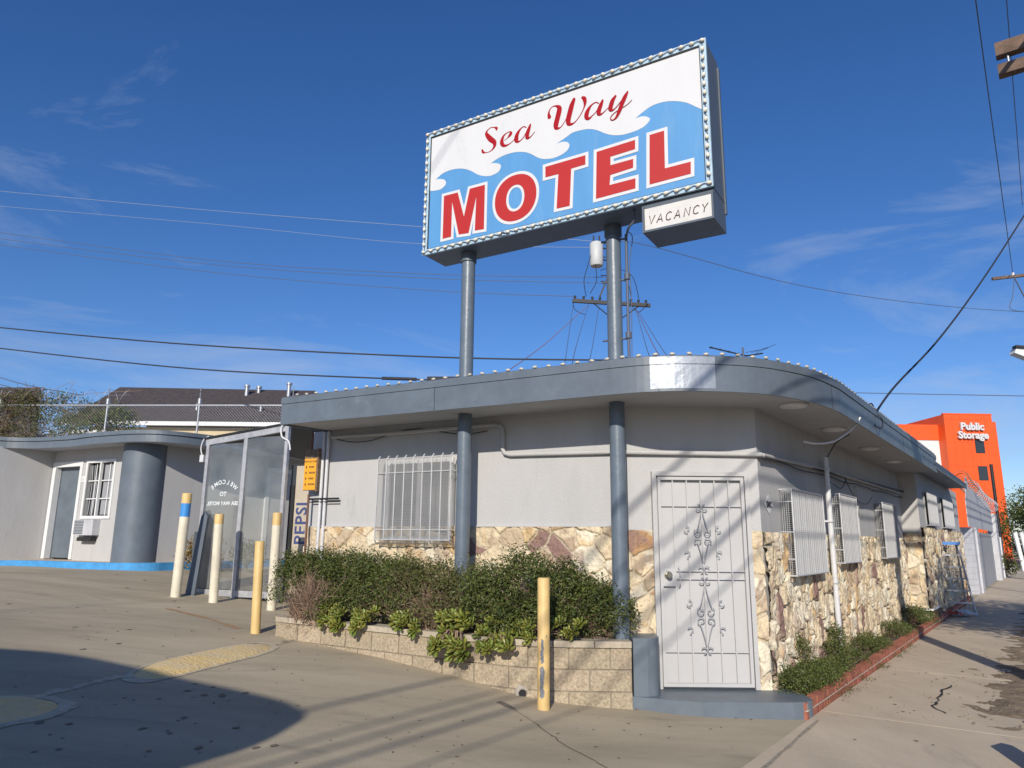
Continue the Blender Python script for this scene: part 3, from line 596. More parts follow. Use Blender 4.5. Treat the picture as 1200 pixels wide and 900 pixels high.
# side window cages
def side_cage(L0, L1, z0, z1, o_=.14):
    def sp(L, z, o): return Vector(LS(L, .45-o, z))
    fr = MB(); fr.obox(LS(0, .45), DS, -DN, UP, L0+.08, L1+.02, .003, .03, z0+.05, z1-.02); wn = fr.build('window', M_blind, off)
    c = MB()
    for L in (L0, L1):
        c.tube([sp(L, z0, o_), sp(L, z1, o_), sp(L, z1, 0)], .011, 6); c.tube([sp(L, z0, o_), sp(L, z0, .0)], .011, 6)
        for z in (z0+.18, (z0+z1)/2, z1-.14): c.tube([sp(L, z, o_), sp(L, z, 0)], .008, 6)
    for z in (z0, z1): c.tube([sp(L0, z, o_), sp(L1, z, o_)], .011, 6)
    n = int((L1-L0)/.085)
    for i in range(1, n): c.tube([sp(L0+(L1-L0)*i/n, z0, o_), sp(L0+(L1-L0)*i/n, z1, o_)], .006, 5)
    cg = c.build('window_cage', M_iron, off)
    m_ = MB(); st = .024
    for i in range(1, int((L1-L0)/st)): wire2(m_, sp(L0+i*st, z0, o_-.008), sp(L0+i*st, z1, o_-.008), .0056)
    for i in range(1, int((z1-z0)/st)): wire2(m_, sp(L0, z0+i*st, o_-.008), sp(L1, z0+i*st, o_-.008), .0056)
    for i in range(1, int(.12/st)): wire2(m_, sp(L0, z0, i*st), sp(L0, z1, i*st), .0035); wire2(m_, sp(L1, z0, i*st), sp(L1, z1, i*st), .0035)
    for i in range(1, int((z1-z0)/st)): wire2(m_, sp(L0, z0+i*st, .01), sp(L0, z0+i*st, o_), .0035)
    m_.build('wire_mesh', M_mesh, cg)
side_cage(1.03, 2.45, 1.25, 2.21); side_cage(3.45, 4.55, 1.34, 2.29); side_cage(6.75, 8.15, 1.36, 2.32)
# service cabinet between cages 2 and 3
MB().obox(LS(0, .45), DS, -DN, UP, 5.25, 5.31, .0, .03, 1.3, 2.5).build('conduit', M_wall, off)

# doorstep and wing wall (slate paint)
st_ = MB()
P = cat_rom([(1.14, 7.44), (1.32, 7.38), (1.55, 7.28), (1.8, 7.22)], 4)[:-1]+[(1.8, 7.22), (2.1, 7.215), (2.4, 7.22), (2.66, 7.24)]+cat_rom([(2.78, 7.27), (2.87, 7.34), (2.90, 7.46), (2.86, 7.7)], 4)+[(2.80, 7.96), (1.14, 7.96)]
st_.prism(P, -.1, .155); 
st_.build('doorstep', M_trim, off)
wg = MB(); wg.prism([(1.20, 7.42)]+cat_rom([(1.34, 7.425), (1.43, 7.46), (1.475, 7.54), (1.48, 7.66)], 5)+[(1.47, 7.83), (1.20, 7.83)], .156, .69); wg.build('wing_wall', M_trim, off)
# security door
dr = thing('tmp', '', '', W0); 
DX0, DX1, DZ0, DZ1 = 1.545, 2.485, .175, 2.30
def dbox(mb, x0, x1, z0, z1, y0, y1): mb.box(x0, x1, 7.84-y1, 7.84-y0, z0, z1)
d_ = MB(); dbox(d_, DX0, DX1, DZ0, DZ1, .003, .022); door = d_.build('security_door', M_doorpaint, off)
bpy.data.objects.remove(dr)
d_ = MB()
dbox(d_, DX0-.045, DX0, DZ0-.015, DZ1+.045, .003, .075); dbox(d_, DX1, DX1+.045, DZ0-.015, DZ1+.045, .003, .075); dbox(d_, DX0, DX1, DZ1, DZ1+.045, .003, .075)
d_.build('door_frame', M_wall, door)
bx0, bx1 = DX0+.012, DX1-.012
d_ = MB()
dbox(d_, bx0, bx0+.032, DZ0+.01, DZ1-.012, .045, .075); dbox(d_, bx1-.032, bx1, DZ0+.01, DZ1-.012, .045, .075)
dbox(d_, bx0+.032, bx1-.032, DZ1-.044, DZ1-.012, .045, .075); dbox(d_, bx0+.032, bx1-.032, DZ0+.01, DZ0+.042, .045, .075)
dbox(d_, bx0+.032, bx0+.17, 1.16, 1.34, .045, .066)
d_.build('door_gate_frame', M_doorpaint, door)
bars = MB(); gx = [bx0+.016+(bx1-bx0-.032)*q for q in (.165, .333, .5, .667, .835)]
for x in gx: dbox(bars, x-.006, x+.006, DZ0+.043, DZ1-.045, .052, .064)
for z in (1.985, 1.315, 1.235, .515): dbox(bars, bx0+.033, bx1-.033, z-.006, z+.006, .0485, .0515 if False else .0518)
bars.build('door_bars', M_doorpaint, door)
sc_ = MB(); cx = gx[2]; yk = 7.84-.070
def spiral(cx_, cz, r, a0, turns, sg, n=22):
    return [(cx_+sg*r*(1-.72*i/n)*cos(a0+turns*2*pi*i/n), yk, cz+r*(1-.72*i/n)*sin(a0+turns*2*pi*i/n)) for i in range(n+1)]
def lyre(z_ap, z_sp, up_, sc_mb):
    # long arm from the apex by the middle bar down/up to a spiral, both sides
    for sg in (1, -1):
        d = 1 if up_ else -1      # spiral lies below the apex when up_
        pts = [(cx+sg*.006, yk, z_ap), (cx+sg*.030, yk, z_ap-d*.11), (cx+sg*.062, yk, z_ap-d*.21), (cx+sg*.085, yk, z_sp+d*.03)]
        sp_ = spiral(cx+.0, z_sp, .0, 0, 0, sg, 1)
        cc = (cx+sg*.047, z_sp); r = .038
        for i in range(20):
            a = (0-i/19*1.45*pi*1.15); rr = r*(1-.55*i/19); pts.append((cc[0]+sg*rr*cos(a), yk, cc[1]+d*rr*sin(a)))
        sc_mb.tube(cat_rom(pts, 2), .0052, 6)
for zt, zb in ((1.93, 1.40), (1.16, .57)):
    mid = (zt+zb)/2
    lyre(zt, mid+.045, True, sc_); lyre(zb, mid-.045, False, sc_)
def curl(x, z, sg, d):   # small hook scroll
    pts = []
    for i in range(14):
        a = pi/2-sg*0-(i/13)*1.35*pi; rr = .036*(1-.35*i/13); pts.append((x+sg*rr*cos(a)*-1, yk, z+d*rr*sin(a)))
    sc_.tube(pts, .0058, 6)
for z, d in ((1.965, 1), (.535, -1)):
    for sg in (1, -1): curl(cx+sg*.036, z, sg, d)
for sg in (1, -1):
    curl(cx+sg*.034, 1.335, sg, -1); curl(cx+sg*.034, 1.215, sg, 1)
    for z, d in ((1.74, 1), (1.49, -1), (.99, 1), (.73, -1)): curl(cx+sg*.172, z, sg, d)
sc_.build('scrollwork', mat('scroll_iron', (.28, .29, .31), .5), door)  # scrollwork in one even grey, darker than the door paint
kn = MB(); kx, kz = bx0+.085, 1.27
kn.tube([(kx, 7.79, kz), (kx, 7.765, kz)], .042, 18); kn.tube([(kx, 7.765, kz), (kx, 7.735, kz), (kx, 7.71, kz), (kx, 7.70, kz)], [.016, .022, .030, .022], 16)
kn.build('knob', mat('brass_steel', (.30, .29, .24), .3, metal=.8), door)
kn = MB(); kn.tube(cat_rom([(gx[0]+.03, 7.77, 1.36), (gx[0]+.035, 7.735, 1.33), (gx[0]+.035, 7.735, 1.20), (gx[0]+.03, 7.77, 1.16)], 4), .006, 6); kn.build('handle', M_doorpaint, door)

# ------------------------------------------------------------------ string of bulbs on the roof edge
sl = thing('string_lights', 'string of white bulbs clipped along the top of the office roof edge', 'string lights', (1.5, 7, 3.4))
tot = sum(math.hypot(b[0]-a[0], b[1]-a[1]) for a, b in zip(e1, e1[1:]))
ck = MB(); ck.tube([(p[0], p[1], 3.392) for p in e1], .006, 5); ck.build('cord', M_wiregrey, sl)
bm_ = MB().ball((0, 0, 0), .019, 8, 5, (1.6, .9, .8)); proto = bm_.build('bulb', M_bulbw)
nb = 98
for i in range(nb):
    p, t = epos(.25+(tot-.4)*(i/(nb-1))**1.0); o = proto if i == 0 else proto.copy()
    if i: COL.objects.link(o)
    o.parent = sl; o.location = (p[0]+t[1]*.01-1.5, p[1]-t[0]*.01-7, 3.408-3.4+random.uniform(-.003, .005)); o.rotation_euler = (random.uniform(-.3, .3), random.uniform(-.2, .2), math.atan2(t[1], t[0])+random.uniform(-.25, .25))
# roof antenna
an = thing('tv_antenna', 'old rooftop television antenna lying low behind the roof edge', 'antenna', (3.3, 10.4, 3.34))
a_ = MB(); a_.tube([(3.45, 10.5, 3.34), (3.45, 10.5, 4.46)], .015, 6); a_.build('mast', M_wiregrey, an)
a_ = MB(); a_.tube([(2.95, 10.5, 4.46), (3.5, 10.5, 4.33), (3.75, 10.52, 4.38)], .012, 5); a_.build('boom', M_black, an)
a_ = MB()
for i in range(5):
    x = 2.98+.13*i; z = 4.455-.03*i; a_.tube([(x-.035, 10.35, z-.03), (x+.035, 10.65, z+.03)], .009, 5)
for i in range(3): a_.tube([(3.42+.08*i, 10.3, 4.33), (3.75+.06*i, 10.3, 4.40+.03*i)], .003, 4)
a_.build('elements', M_black, an)
# ------------------------------------------------------------------ planter
pl = thing('planter_wall', 'curved tan concrete block planter wall with a pale cap in front of the office', 'planter', (-1, 8.2, .2))
pf = [(-2.88, 9.36), (-2.2, 8.92), (-1.5, 8.47), (-.8, 8.02), (-.35, 7.74), (0.0, 7.545), (.3, 7.44), (.6, 7.405), (1.18, 7.40)]
pth = cat_rom(pf, 8)
side = [(-2.88+.588*.75*(3-i)/3, 9.36+.809*.75*(3-i)/3) for i in range(3)]
def resample(P, st):
    out = [P[0]]; acc = 0
    for a, b in zip(P, P[1:]):
        l = math.hypot(b[0]-a[0], b[1]-a[1]); d = st-acc
        while d <= l: out.append((a[0]+(b[0]-a[0])*d/l, a[1]+(b[1]-a[1])*d/l)); d += st
        acc = (acc+l) % st
    out.append(P[-1]); return out
def along(P, d):
    acc = 0
    for a, b in zip(P, P[1:]):
        l = math.hypot(b[0]-a[0], b[1]-a[1])
        if acc+l >= d and l > 0: t = max(0, d-acc)/l; return (a[0]+(b[0]-a[0])*t, a[1]+(b[1]-a[1])*t)
        acc += l
    return P[-1]
def plen(P): return sum(math.hypot(b[0]-a[0], b[1]-a[1]) for a, b in zip(P, P[1:]))
def lay(mb, P, bl, gap, offs, i0, i1, z0, z1, jit=.003):
    T = plen(P); d = -offs
    while d < T:
        a = max(0, d+gap/2); b = min(T, d+bl-gap/2); d += bl
        if b-a < .02: continue
        seg = [along(P, a+(b-a)*q/3) for q in range(4)]; jj = random.uniform(-jit, jit)
        strip(mb, seg, i0+jj, i1+jj, z0, z1)
blk = MB(); PT = side+pth
for z0, z1, o_ in ((.406, .596, .05), (.206, .394, .25), (.006, .194, .05), (-.2, -.006, .25)): lay(blk, PT, .40, .014, o_, -.16, 0, z0, z1)
blk.build('block_wall', M_block, pl)
mo = MB(); strip(mo, PT, -.15, -.011, -.2, .60); mo.build('mortar', M_mort2, pl)
cp = MB(); lay(cp, PT, .40, .008, .2, -.19, .022, .603, .662, .002); cp.build('cap', M_cap, pl)
dp = MB(); q = (.13, 7.485); dp.tube([(q[0], q[1]+.15, .165), (q[0], q[1]-.012, .165)], .048, 14, cap=False); dp.tube([(q[0], q[1]+.02, .165), (q[0]-.0, q[1]-.006, .165)], [.075, .062], 14); dp.build('drain_collar', M_mortar, pl)
dp = MB(); dp.tube([(q[0], q[1]+.15, .165), (q[0], q[1]-.0125, .165)], .038, 14); dp.build('drain_opening', M_dark, pl)
so = MB(); back_ = [(B0.x-.05, 7.82), tuple((A0+FD*.1).xy)]
so.prism([p for p in [(q[0]+.09*.5, q[1]+.12) for q in PT[3:-1]]]+[(1.17, 7.55)]+back_, .3, .60); o = so.build('planter_soil', M_soil); struct(o)

def leaves(mb, C, size, n, up_=.35, asp=.42, seedn=0, sizev=.35, nrm=None):
    """n folded leaves at centres C, random orientation"""
    r = np.random.default_rng(seedn)
    d = r.normal(size=(n, 3)); d /= np.linalg.norm(d, axis=1)[:, None]
    if nrm is not None: d = d*.75+nrm*.9; d /= np.linalg.norm(d, axis=1)[:, None]
    d[:, 2] += up_; d /= np.linalg.norm(d, axis=1)[:, None]
    a = r.normal(size=(n, 3)); a -= (a*d).sum(1)[:, None]*d; a /= np.linalg.norm(a, axis=1)[:, None]
    b = np.cross(d, a); s = size*(1+sizev*r.uniform(-1, 1, n))[:, None]
    p0 = C-a*s*.5; p2 = C+a*s*.5-d*s*.08; m1 = C+b*s*asp*.5+d*s*.10; m2 = C-b*s*asp*.5+d*s*.10
    V = np.stack([p0, m1, p2, m2], 1).reshape(-1, 3); i = np.arange(n)*4
    F = np.concatenate([np.stack([i, i+1, i+2], 1), np.stack([i, i+2, i+3], 1)])
    mb.np(V, F)
def shrub(name, label, cat, loc, blobs, n, leafs, m=None, twign=120, group=None, size=.028, dens=.55, tm=None):
    """blobs: list of (cx,cy,cz,rx,ry,rz) local; leaves fill the outer part of the union in tufts"""
    t = thing(name, label, cat, loc, group); r = np.random.default_rng(abs(hash(label)) % 1000 if False else len(label)*7+n)
    vol = np.array([b[3]*b[4]*b[5] for b in blobs])**.67; pr = vol/vol.sum(); C = []
    Nn = []
    ntuft = max(20, n//14)
    for bi, b in enumerate(blobs):
        k = int(ntuft*pr[bi])+1; d = r.normal(size=(k, 3)); d /= np.linalg.norm(d, axis=1)[:, None]; d[:, 2] = np.where(d[:, 2] < -.35, -d[:, 2], d[:, 2])
        rad = r.uniform(dens, 1.0, k)**.6; lump = .86+.28*r.uniform(0, 1, k)
        c = np.array(b[:3])+d*np.array(b[3:])*(rad*lump)[:, None]; C.append(c); Nn.append(d)
    C = np.concatenate(C); Nn = np.concatenate(Nn); k = len(C)
    per = n//k+1; P = np.repeat(C, per, 0)+r.normal(size=(k*per, 3))*size*1.25; NN = np.repeat(Nn, per, 0)
    P = P+np.array(loc); mb = MB(); leaves(mb, P, size, len(P), seedn=n, nrm=NN*.6); mb.build('foliage', leafs, t)
    tw = MB()
    for i in range(twign):
        c = C[r.integers(k)]+np.array(loc); base = np.array(loc)+np.array(blobs[r.integers(len(blobs))][:3])*np.array([1, 1, .2]); mid = (c+base)/2+r.normal(size=3)*.04
        tw.tube([tuple(base), tuple(mid), tuple(c)], [.0045, .003, .0014], 4, cap=False)
    tw.build('branches', tm or M_twig, t); return t
Z = .60
g_ = 'shrubs in the block planter'

sh = shrub('shrub', 'bushy green shrub at the left end of the planter with a bare brown patch', 'shrub', (-2.05, 9.22, Z), [(-.74, .36, .38, .26, .24, .44), (-.56, .36, .50, .28, .22, .34), (-.32, .30, .44, .36, .26, .44), (.05, .08, .42, .42, .32, .46), (.40, -.12, .40, .40, .32, .44), (.72, -.36, .38, .34, .30, .42), (.95, -.50, .30, .26, .24, .34), (.1, -.2, .16, .5, .24, .22)], 26000, M_leaf, group=g_, size=.034)
def tangle(n, cx0, cy0, sx, sy, hmax, seed):
    tw = MB(); r_ = np.random.default_rng(seed)
    for i in range(n):
        q = r_.uniform(-1, 1); c = np.array([cx0+q*sx, cy0-q*sx*.62+r_.normal()*sy, Z+r_.uniform(.0, .12)]); hh = hmax*(1-.35*q*q)*r_.uniform(.15, 1)
        p = [c, c+np.array([r_.normal()*.05, r_.normal()*.03, hh*.55])]
        for k in range(3): p.append(p[-1]+np.array([r_.normal()*.06, r_.normal()*.04-.015, r_.normal()*.05+hh*.16]))
        tw.tube([tuple(x) for x in p], [.0042, .0034, .0026, .002, .001], 3, cap=False, smooth=False)
        for k in range(3):
            b0 = p[1+k]; tw.tube([tuple(b0), tuple(b0+r_.normal(size=3)*.035), tuple(b0+r_.normal(size=3)*.07)], [.0024, .0018, .0008], 3, cap=False, smooth=False)
    return tw
tangle(300, -2.42, 9.10, .17, .06, .52, 5).build('dead_twigs', M_twig, sh)
sh = shrub('shrub', 'olive half dry shrub in the middle of the planter by the left sign post', 'shrub', (-.82, 8.42, Z), [(-.32, .16, .40, .30, .28, .40), (.0, 0, .38, .34, .30, .42), (.34, -.12, .36, .32, .28, .42), (.1, -.22, .2, .4, .2, .25)], 10500, M_leaf2, group=g_, size=.032, twign=300)
tangle(90, -.80, 8.22, .16, .05, .46, 7).build('dead_twigs', M_twig, sh)
shrub('shrub', 'full dark green shrub at the right end of the planter against the stone base', 'shrub', (.42, 7.78, Z), [(-.62, .12, .36, .32, .24, .40), (-.25, .02, .46, .36, .24, .44), (.12, -.02, .40, .36, .22, .42), (.45, -.06, .30, .34, .22, .34), (.66, -.12, .24, .18, .18, .28), (-.1, -.12, .18, .55, .2, .22)], 21000, M_leaf, group=g_, size=.034)
# succulents draping over the cap
def rosette(mb, c, rad, tilt, r, n=13):
    """tilt: unit vector the rosette faces"""
    T = Vector(tilt).normalized(); X = T.orthogonal().normalized(); Yv_ = T.cross(X)
    for i in range(n):
        q = i/n; a = i*2.399963; el = .15+1.15*q; L = rad*(1-.55*q)*r.uniform(.85, 1.1)
        d = (X*cos(a)+Yv_*sin(a)); dirv = d*cos(el)+T*sin(el); sd_ = T.cross(d); nn = dirv.cross(sd_)
        base = Vector(c)+d*.006; w_ = L*.30; th = L*.09
        pts = []
        for tt, ww in ((0, .25), (.35, .62), (.68, 1), (.9, .72), (1.0, .15)):
            ctr = base+dirv*(L*tt)+T*(L*.18*tt*tt); pts += [ctr-sd_*w_*ww, ctr-nn*th*(1-tt*.6), ctr+sd_*w_*ww, ctr+nn*th*.5]
        fs = [(k*4+j, k*4+(j+1) % 4, (k+1)*4+(j+1) % 4, (k+1)*4+j) for k in range(4) for j in range(4)]+[(16, 17, 18, 19)]
        mb.add([tuple(p) for p in pts], fs, True)
def succulent(label, x, y, n, spread, drop, rad=.115, zc=.68):
    t = thing('succulent', label, 'succulent', (x, y, Z), 'rosette succulents along the planter cap'); mb = MB(); sm = MB(); r = random.Random(int(x*100)+n)
    outw = Vector((-.35, -.93, 0))
    for i in range(n):
        u_ = r.uniform(-1, 1); k = r.uniform(0, 1); z = zc+.14-k*(drop+.10); o_ = (.02+.10*k) if z > .62 else (.17+r.uniform(0, .05))
        c = Vector((x, y, 0))+Vector((.86, -.5 if x < .2 else 0, 0)).normalized()*u_*spread+outw*o_; c.z = z
        rosette(mb, c, rad*r.uniform(.75, 1.15), (outw.x+r.uniform(-.5, .5), outw.y+r.uniform(-.4, .4), .45+.6*(1-k)+r.uniform(-.3, .3)), r)
        sm.tube([(x+u_*spread*.4, y+.12, Z+.02), (c.x*.5+x*.5, c.y+.05, max(c.z, .70)), tuple(c)], [.009, .007, .006], 5)
    mb.build('rosettes', M_succ, t); sm.build('stems', M_twig, t)
succulent('yellow green succulent cluster left most on the planter cap, below the dead twigs', -2.02, 8.86, 13, .20, .12, .10)
succulent('small pale succulent on the cap just right of the left most cluster', -1.62, 8.60, 9, .13, .10, .10)
succulent('spiky pale green succulent on the cap below the left shrub', -1.10, 8.27, 10, .18, .06, .10)
succulent('large succulent cluster hanging lowest over the middle of the planter wall', -.52, 7.92, 26, .22, .27, .105)
succulent('flat succulent patch between the hanging cluster and the yellow bollard', -.10, 7.68, 16, .19, .16, .10)
succulent('succulent rosettes just left of the yellow bollard in front', .14, 7.62, 9, .15, .05, .09)
succulent('low succulent rosettes on the cap right of the yellow bollard in front', .58, 7.50, 10, .22, .0, .08)

# ------------------------------------------------------------------ bollards
def bollard(label, x, y, r, h, lean, cols, bent=0):
    t = thing('bollard', label, 'bollard', (x, y, gz(x, y)), 'steel pipe bollards by the entrance'); z0 = gz(x, y)-.02
    def at(q): return (x+lean*q*h, y, z0+q*h)
    qs = [0]+[c[0] for c in cols]
    for i, (q1, m_, nm) in enumerate(cols):
        q0 = qs[i]; b = MB()
        if i == len(cols)-1: b.tube([at(q0), at(q1-.008), at(q1-.002), at(q1)], [r, r, r*.93, r*.8], 24)
        else: b.tube([at(q0), at(q1)], r, 24, cap=False)
        b.build(nm, m_, t)
    return t
b5 = bollard('yellow bollard with scraped grey steel patch in front of the planter wall', .32, 7.16, .058, 1.19, 0, [(1.0, M_yellow, 'post')])
sp = MB()   # scraped patches follow the pipe
for (z0, z1, a0, a1) in ((.40, .62, -120, -92), (.10, .38, -128, -88), (.63, .66, -70, -62)):
    n1, n2 = 14, 9; vs = []
    for i in range(n1+1):
        wv = .75+.5*random.random(); ce = (a0+a1)/2+random.uniform(-5, 5)
        for j in range(n2+1):
            a = R(ce+(j/n2-.5)*(a1-a0)*wv*(1 if 0 < i < n1 else .3)); vs.append((.32+.0588*cos(a), 7.16+.0588*sin(a), gz(.32, 7.16)+z0+(z1-z0)*i/n1))
    sp.add(vs, [(i*(n2+1)+j, i*(n2+1)+j+1, (i+1)*(n2+1)+j+1, (i+1)*(n2+1)+j) for i in range(n1) for j in range(n2)], True)
sp.build('scraped_patch', M_primer, b5)
bollard('plain yellow bollard standing off the left corner of the planter', -3.14, 9.41, .058, 1.13, -.03, [(1.0, M_yellow, 'post')])
bollard('cream bollard with yellow top beside the dead end of the hedge', -3.48, 11.04, .066, 1.42, -.01, [(.87, M_cream, 'post'), (1.0, M_yellow, 'painted_top')])
bollard('cream bollard with yellow top in front of the etched glass pane', -4.50, 11.46, .068, 1.34, -.02, [(.885, M_cream, 'post'), (1.0, M_yellow, 'painted_top')])
bollard('tall leaning bollard with blue band and yellow top', -5.22, 11.77, .075, 1.62, .015, [(.77, M_cream, 'post'), (.90, M_bblue, 'blue_band'), (1.0, M_yellow, 'painted_top')])
bollard('thin cream post just behind the bollard with the blue band', -5.15, 12.15, .035, 1.0, 0, [(1.0, M_cream, 'post')])

# ------------------------------------------------------------------ motel sign
sp1 = Vector((-.55, 8.45, 0)); sp2 = Vector((1.12, 7.62, 0))
a0 = Vector((0.1394, 7.7608, 0)); SD = Vector((.85427, -.51984, 0)); SN = Vector((-.51984, -.85427, 0))
def SP(s, t, o=0): p = a0+SD*s+SN*o; return Vector((p.x, p.y, t))
sg = thing('motel_sign', 'large two post roadside sign with blue waves and big red letters above the roof', 'sign', (.3, 8.0, 0))
s0, s1, t0, t1 = -1.46, 2.155, 5.075, 6.728; DEP = .44
b = MB(); b.obox(a0, SD, SN, UP, s0, s1, -DEP, 0, t0, t1); cab = b.build('cabinet', M_trimdark, sg)
b = MB(); b.obox(a0, SD, SN, UP, s1+.001, s1+.016, -DEP-.015, -DEP+.025, t0-.13, t1-.07); b.obox(a0, SD, SN, UP, s1+.001, s1+.008, -.06, -.0, t0+.02, t1-.02); b.build('cabinet_edge', M_trimdark, sg)
b = MB()
for (x0, x1, y0, y1) in ((s0-.01, s1+.01, t1-.055, t1+.01), (s0-.01, s1+.01, t0-.01, t0+.055), (s0-.01, s0+.055, t0+.056, t1-.056), (s1-.055, s1+.01, t0+.056, t1-.056)): b.obox(a0, SD, SN, UP, x0, x1, .001, .03, y0, y1)
b.build('rim', M_rim, sg)
b = MB()
for (x0, x1, y0, y1) in ((s0+.056, s1-.056, t1-.072, t1-.056), (s0+.056, s1-.056, t0+.056, t0+.064), (s0+.056, s0+.064, t0+.065, t1-.073), (s1-.066, s1-.056, t0+.065, t1-.073)): b.obox(a0, SD, SN, UP, x0, x1, .001, .022, y0, y1)
b.build('rim_inner_line', M_black, sg)  # plain black ring inset between rim and face
fx0, fx1, ft0, ft1 = s0+.0645, s1-.0665, t0+.0645, t1-.0735
b = MB(); b.obox(a0, SD, SN, UP, fx0, fx1, .001, .012, ft0, ft1); face = b.build('face', M_signblue, sg)
wv = [tuple(p) for p in SIGN['wave']]; wv[0] = (fx0, wv[0][1]); wv[-1] = (fx1, wv[-1][1])
out_ = []
cuts = [0, 7, 21, 35, 50, len(wv)-1]
for a, b_ in zip(cuts, cuts[1:]): out_ += cat_rom(wv[a:b_+1], 4)[:-1]
out_.append(wv[-1])
poly = out_+[(fx1, ft1), (fx0, ft1)]
def flat(mb, P, o0, o1):
    P3 = [SP(p[0], p[1], o0) for p in P]; n = len(P)
    ar = sum(P[i][0]*P[(i+1) % n][1]-P[(i+1) % n][0]*P[i][1] for i in range(n))
    if ar < 0: P3 = P3[::-1]
    from mathutils.geometry import tessellate_polygon
    tri = tessellate_polygon([P3]); nv = SN*(o1-o0); vs = [tuple(p) for p in P3]+[tuple(p+nv) for p in P3]
    fs = [(i, (i+1) % n, n+(i+1) % n, n+i) for i in range(n)]
    for t in tri:
        a, b, c = t; nn = (P3[b]-P3[a]).cross(P3[c]-P3[a])
        if nn.dot(SN) < 0: b, c = c, b
        fs.append((n+a, n+b, n+c))
    mb.add(vs, fs)
b = MB(); flat(b, poly, .0125, .0145); b.build('wave_field', M_signwhite, face)
def ccw(P):
    ar = sum(P[i][0]*P[(i+1) % len(P)][1]-P[(i+1) % len(P)][0]*P[i][1] for i in range(len(P))); return P if ar > 0 else P[::-1]
GW = .036
for ch in 'MTEL':
    P = ccw(SIGN[ch]); w_ = MB()
    if ch == 'M':
        # keep the narrow gaps of the outline closed the way the painted outline closes them
        Q = offset_poly(P, GW)
    else: Q = offset_poly(P, GW)
    flat(w_, Q, .0150, .0165); wo = w_.build('letter_outline', M_signwhite, face)
    r_b = MB(); flat(r_b, P, .0170, .0195); r_b.build('letter', M_red, face)
def ring(mb, Pout, Pin, o0, o1):
    n = len(Pout); vs = [tuple(SP(p[0], p[1], o0)) for p in Pout]+[tuple(SP(p[0], p[1], o1)) for p in Pout]+[tuple(SP(p[0], p[1], o1)) for p in Pin]+[tuple(SP(p[0], p[1], o0)) for p in Pin]
    fs = []
    for i in range(n):
        j = (i+1) % n
        for k in range(3): fs.append((k*n+i, k*n+j, (k+1)*n+j, (k+1)*n+i))
    mb.add(vs, fs)
def polar(P, n=72):
    c = (sum(p[0] for p in P)/len(P), sum(p[1] for p in P)/len(P)); Q = cat_rom(P, 12, True); A = sorted((math.atan2(q[1]-c[1], q[0]-c[0]), math.hypot(q[0]-c[0], q[1]-c[1])) for q in Q)
    return c, A
def ell(P, n=72, grow=0):
    xs = [p[0] for p in P]; ys = [p[1] for p in P]; cx_, cy_ = (max(xs)+min(xs))/2, (max(ys)+min(ys))/2; rx, ry = (max(xs)-min(xs))/2+grow, (max(ys)-min(ys))/2+grow
    return [(cx_+rx*(1 if cos(2*pi*i/n) > 0 else -1)*abs(cos(2*pi*i/n))**.93, cy_+ry*(1 if sin(2*pi*i/n) > 0 else -1)*abs(sin(2*pi*i/n))**.93) for i in range(n)]
b = MB(); ring(b, ell(SIGN['O'], grow=GW), ell(SIGN['Oh'], grow=-GW*.9), .0150, .0165); b.build('letter_outline', M_signwhite, face)
b = MB(); ring(b, ell(SIGN['O']), ell(SIGN['Oh']), .0170, .0195); b.build('letter', M_red, face)
def stroke(mb, P, o, th=.006):
    Q = cat_rom(P, 5); n = len(Q); k = 10; vs = []
    for i in range(n):
        a = Q[max(0, i-1)]; c = Q[min(n-1, i+1)]; t = Vector((c[0]-a[0], c[1]-a[1])).normalized(); nn = Vector((-t.y, t.x)); w_ = max(Q[i][2], .003)/2
        for j in range(k): A = 2*pi*j/k; vs.append(tuple(SP(Q[i][0]+nn.x*w_*cos(A), Q[i][1]+nn.y*w_*cos(A), o+th*sin(A))))
    fs = [(i*k+j, i*k+(j+1) % k, (i+1)*k+(j+1) % k, (i+1)*k+j) for i in range(n-1) for j in range(k)]+[tuple(range(k)), tuple((n-1)*k+j for j in range(k))]
    mb.add(vs, fs)
    for e_ in (Q[0], Q[-1]): 
        w_ = max(e_[2], .003)/2; vs = [tuple(SP(e_[0]+w_*cos(2*pi*j/12), e_[1]+w_*sin(2*pi*j/12), o+th*.8)) for j in range(12)]; mb.add(vs, [tuple(range(12))])
for word in SIGN['script']:
    b = MB()
    for i, st__ in enumerate(word): stroke(b, [(p[0], p[1], p[2]*1.12) for p in st__], .0155+.0011*i, .0035)
    b.build('script_word', M_scriptred, face)
# marquee bulbs and their wire
bb = MB().ball((0, 0, 0), .023, 8, 5, (1.25, .8, .8)); first = bb.build('bulb', M_bulb)
spots = [(s0+.02+(s1-s0-.04)*i/32, t1-.022) for i in range(33)]+[(s0+.02+(s1-s0-.04)*i/32, t0+.022) for i in range(33)]+[(s0+.022, t0+.022+(t1-t0-.044)*i/16) for i in range(1, 16)]+[(s1-.022, t0+.022+(t1-t0-.044)*i/16) for i in range(1, 16)]
wb = MB()
for i, (a, c) in enumerate(spots):
    o = first if i == 0 else first.copy()
    if i: COL.objects.link(o)
    o.parent = sg
    p = SP(a, c, .052); o.location = p-Vector((.3, 8.0, 0)); o.rotation_euler = (0, random.uniform(-.5, .5) if i < 66 else pi/2+random.uniform(-.4, .4), math.atan2(SD.y, SD.x))
hz = lambda P: wb.tube([SP(a, c+(.012 if i % 2 else -.008), .040) for i, (a, c) in enumerate(P)], .0045, 5)
for A_, B_ in (((s0+.02, t1-.022), (s1-.02, t1-.022)), ((s0+.02, t0+.022), (s1-.02, t0+.022))): hz([(A_[0]+(B_[0]-A_[0])*i/66, A_[1]) for i in range(67)])
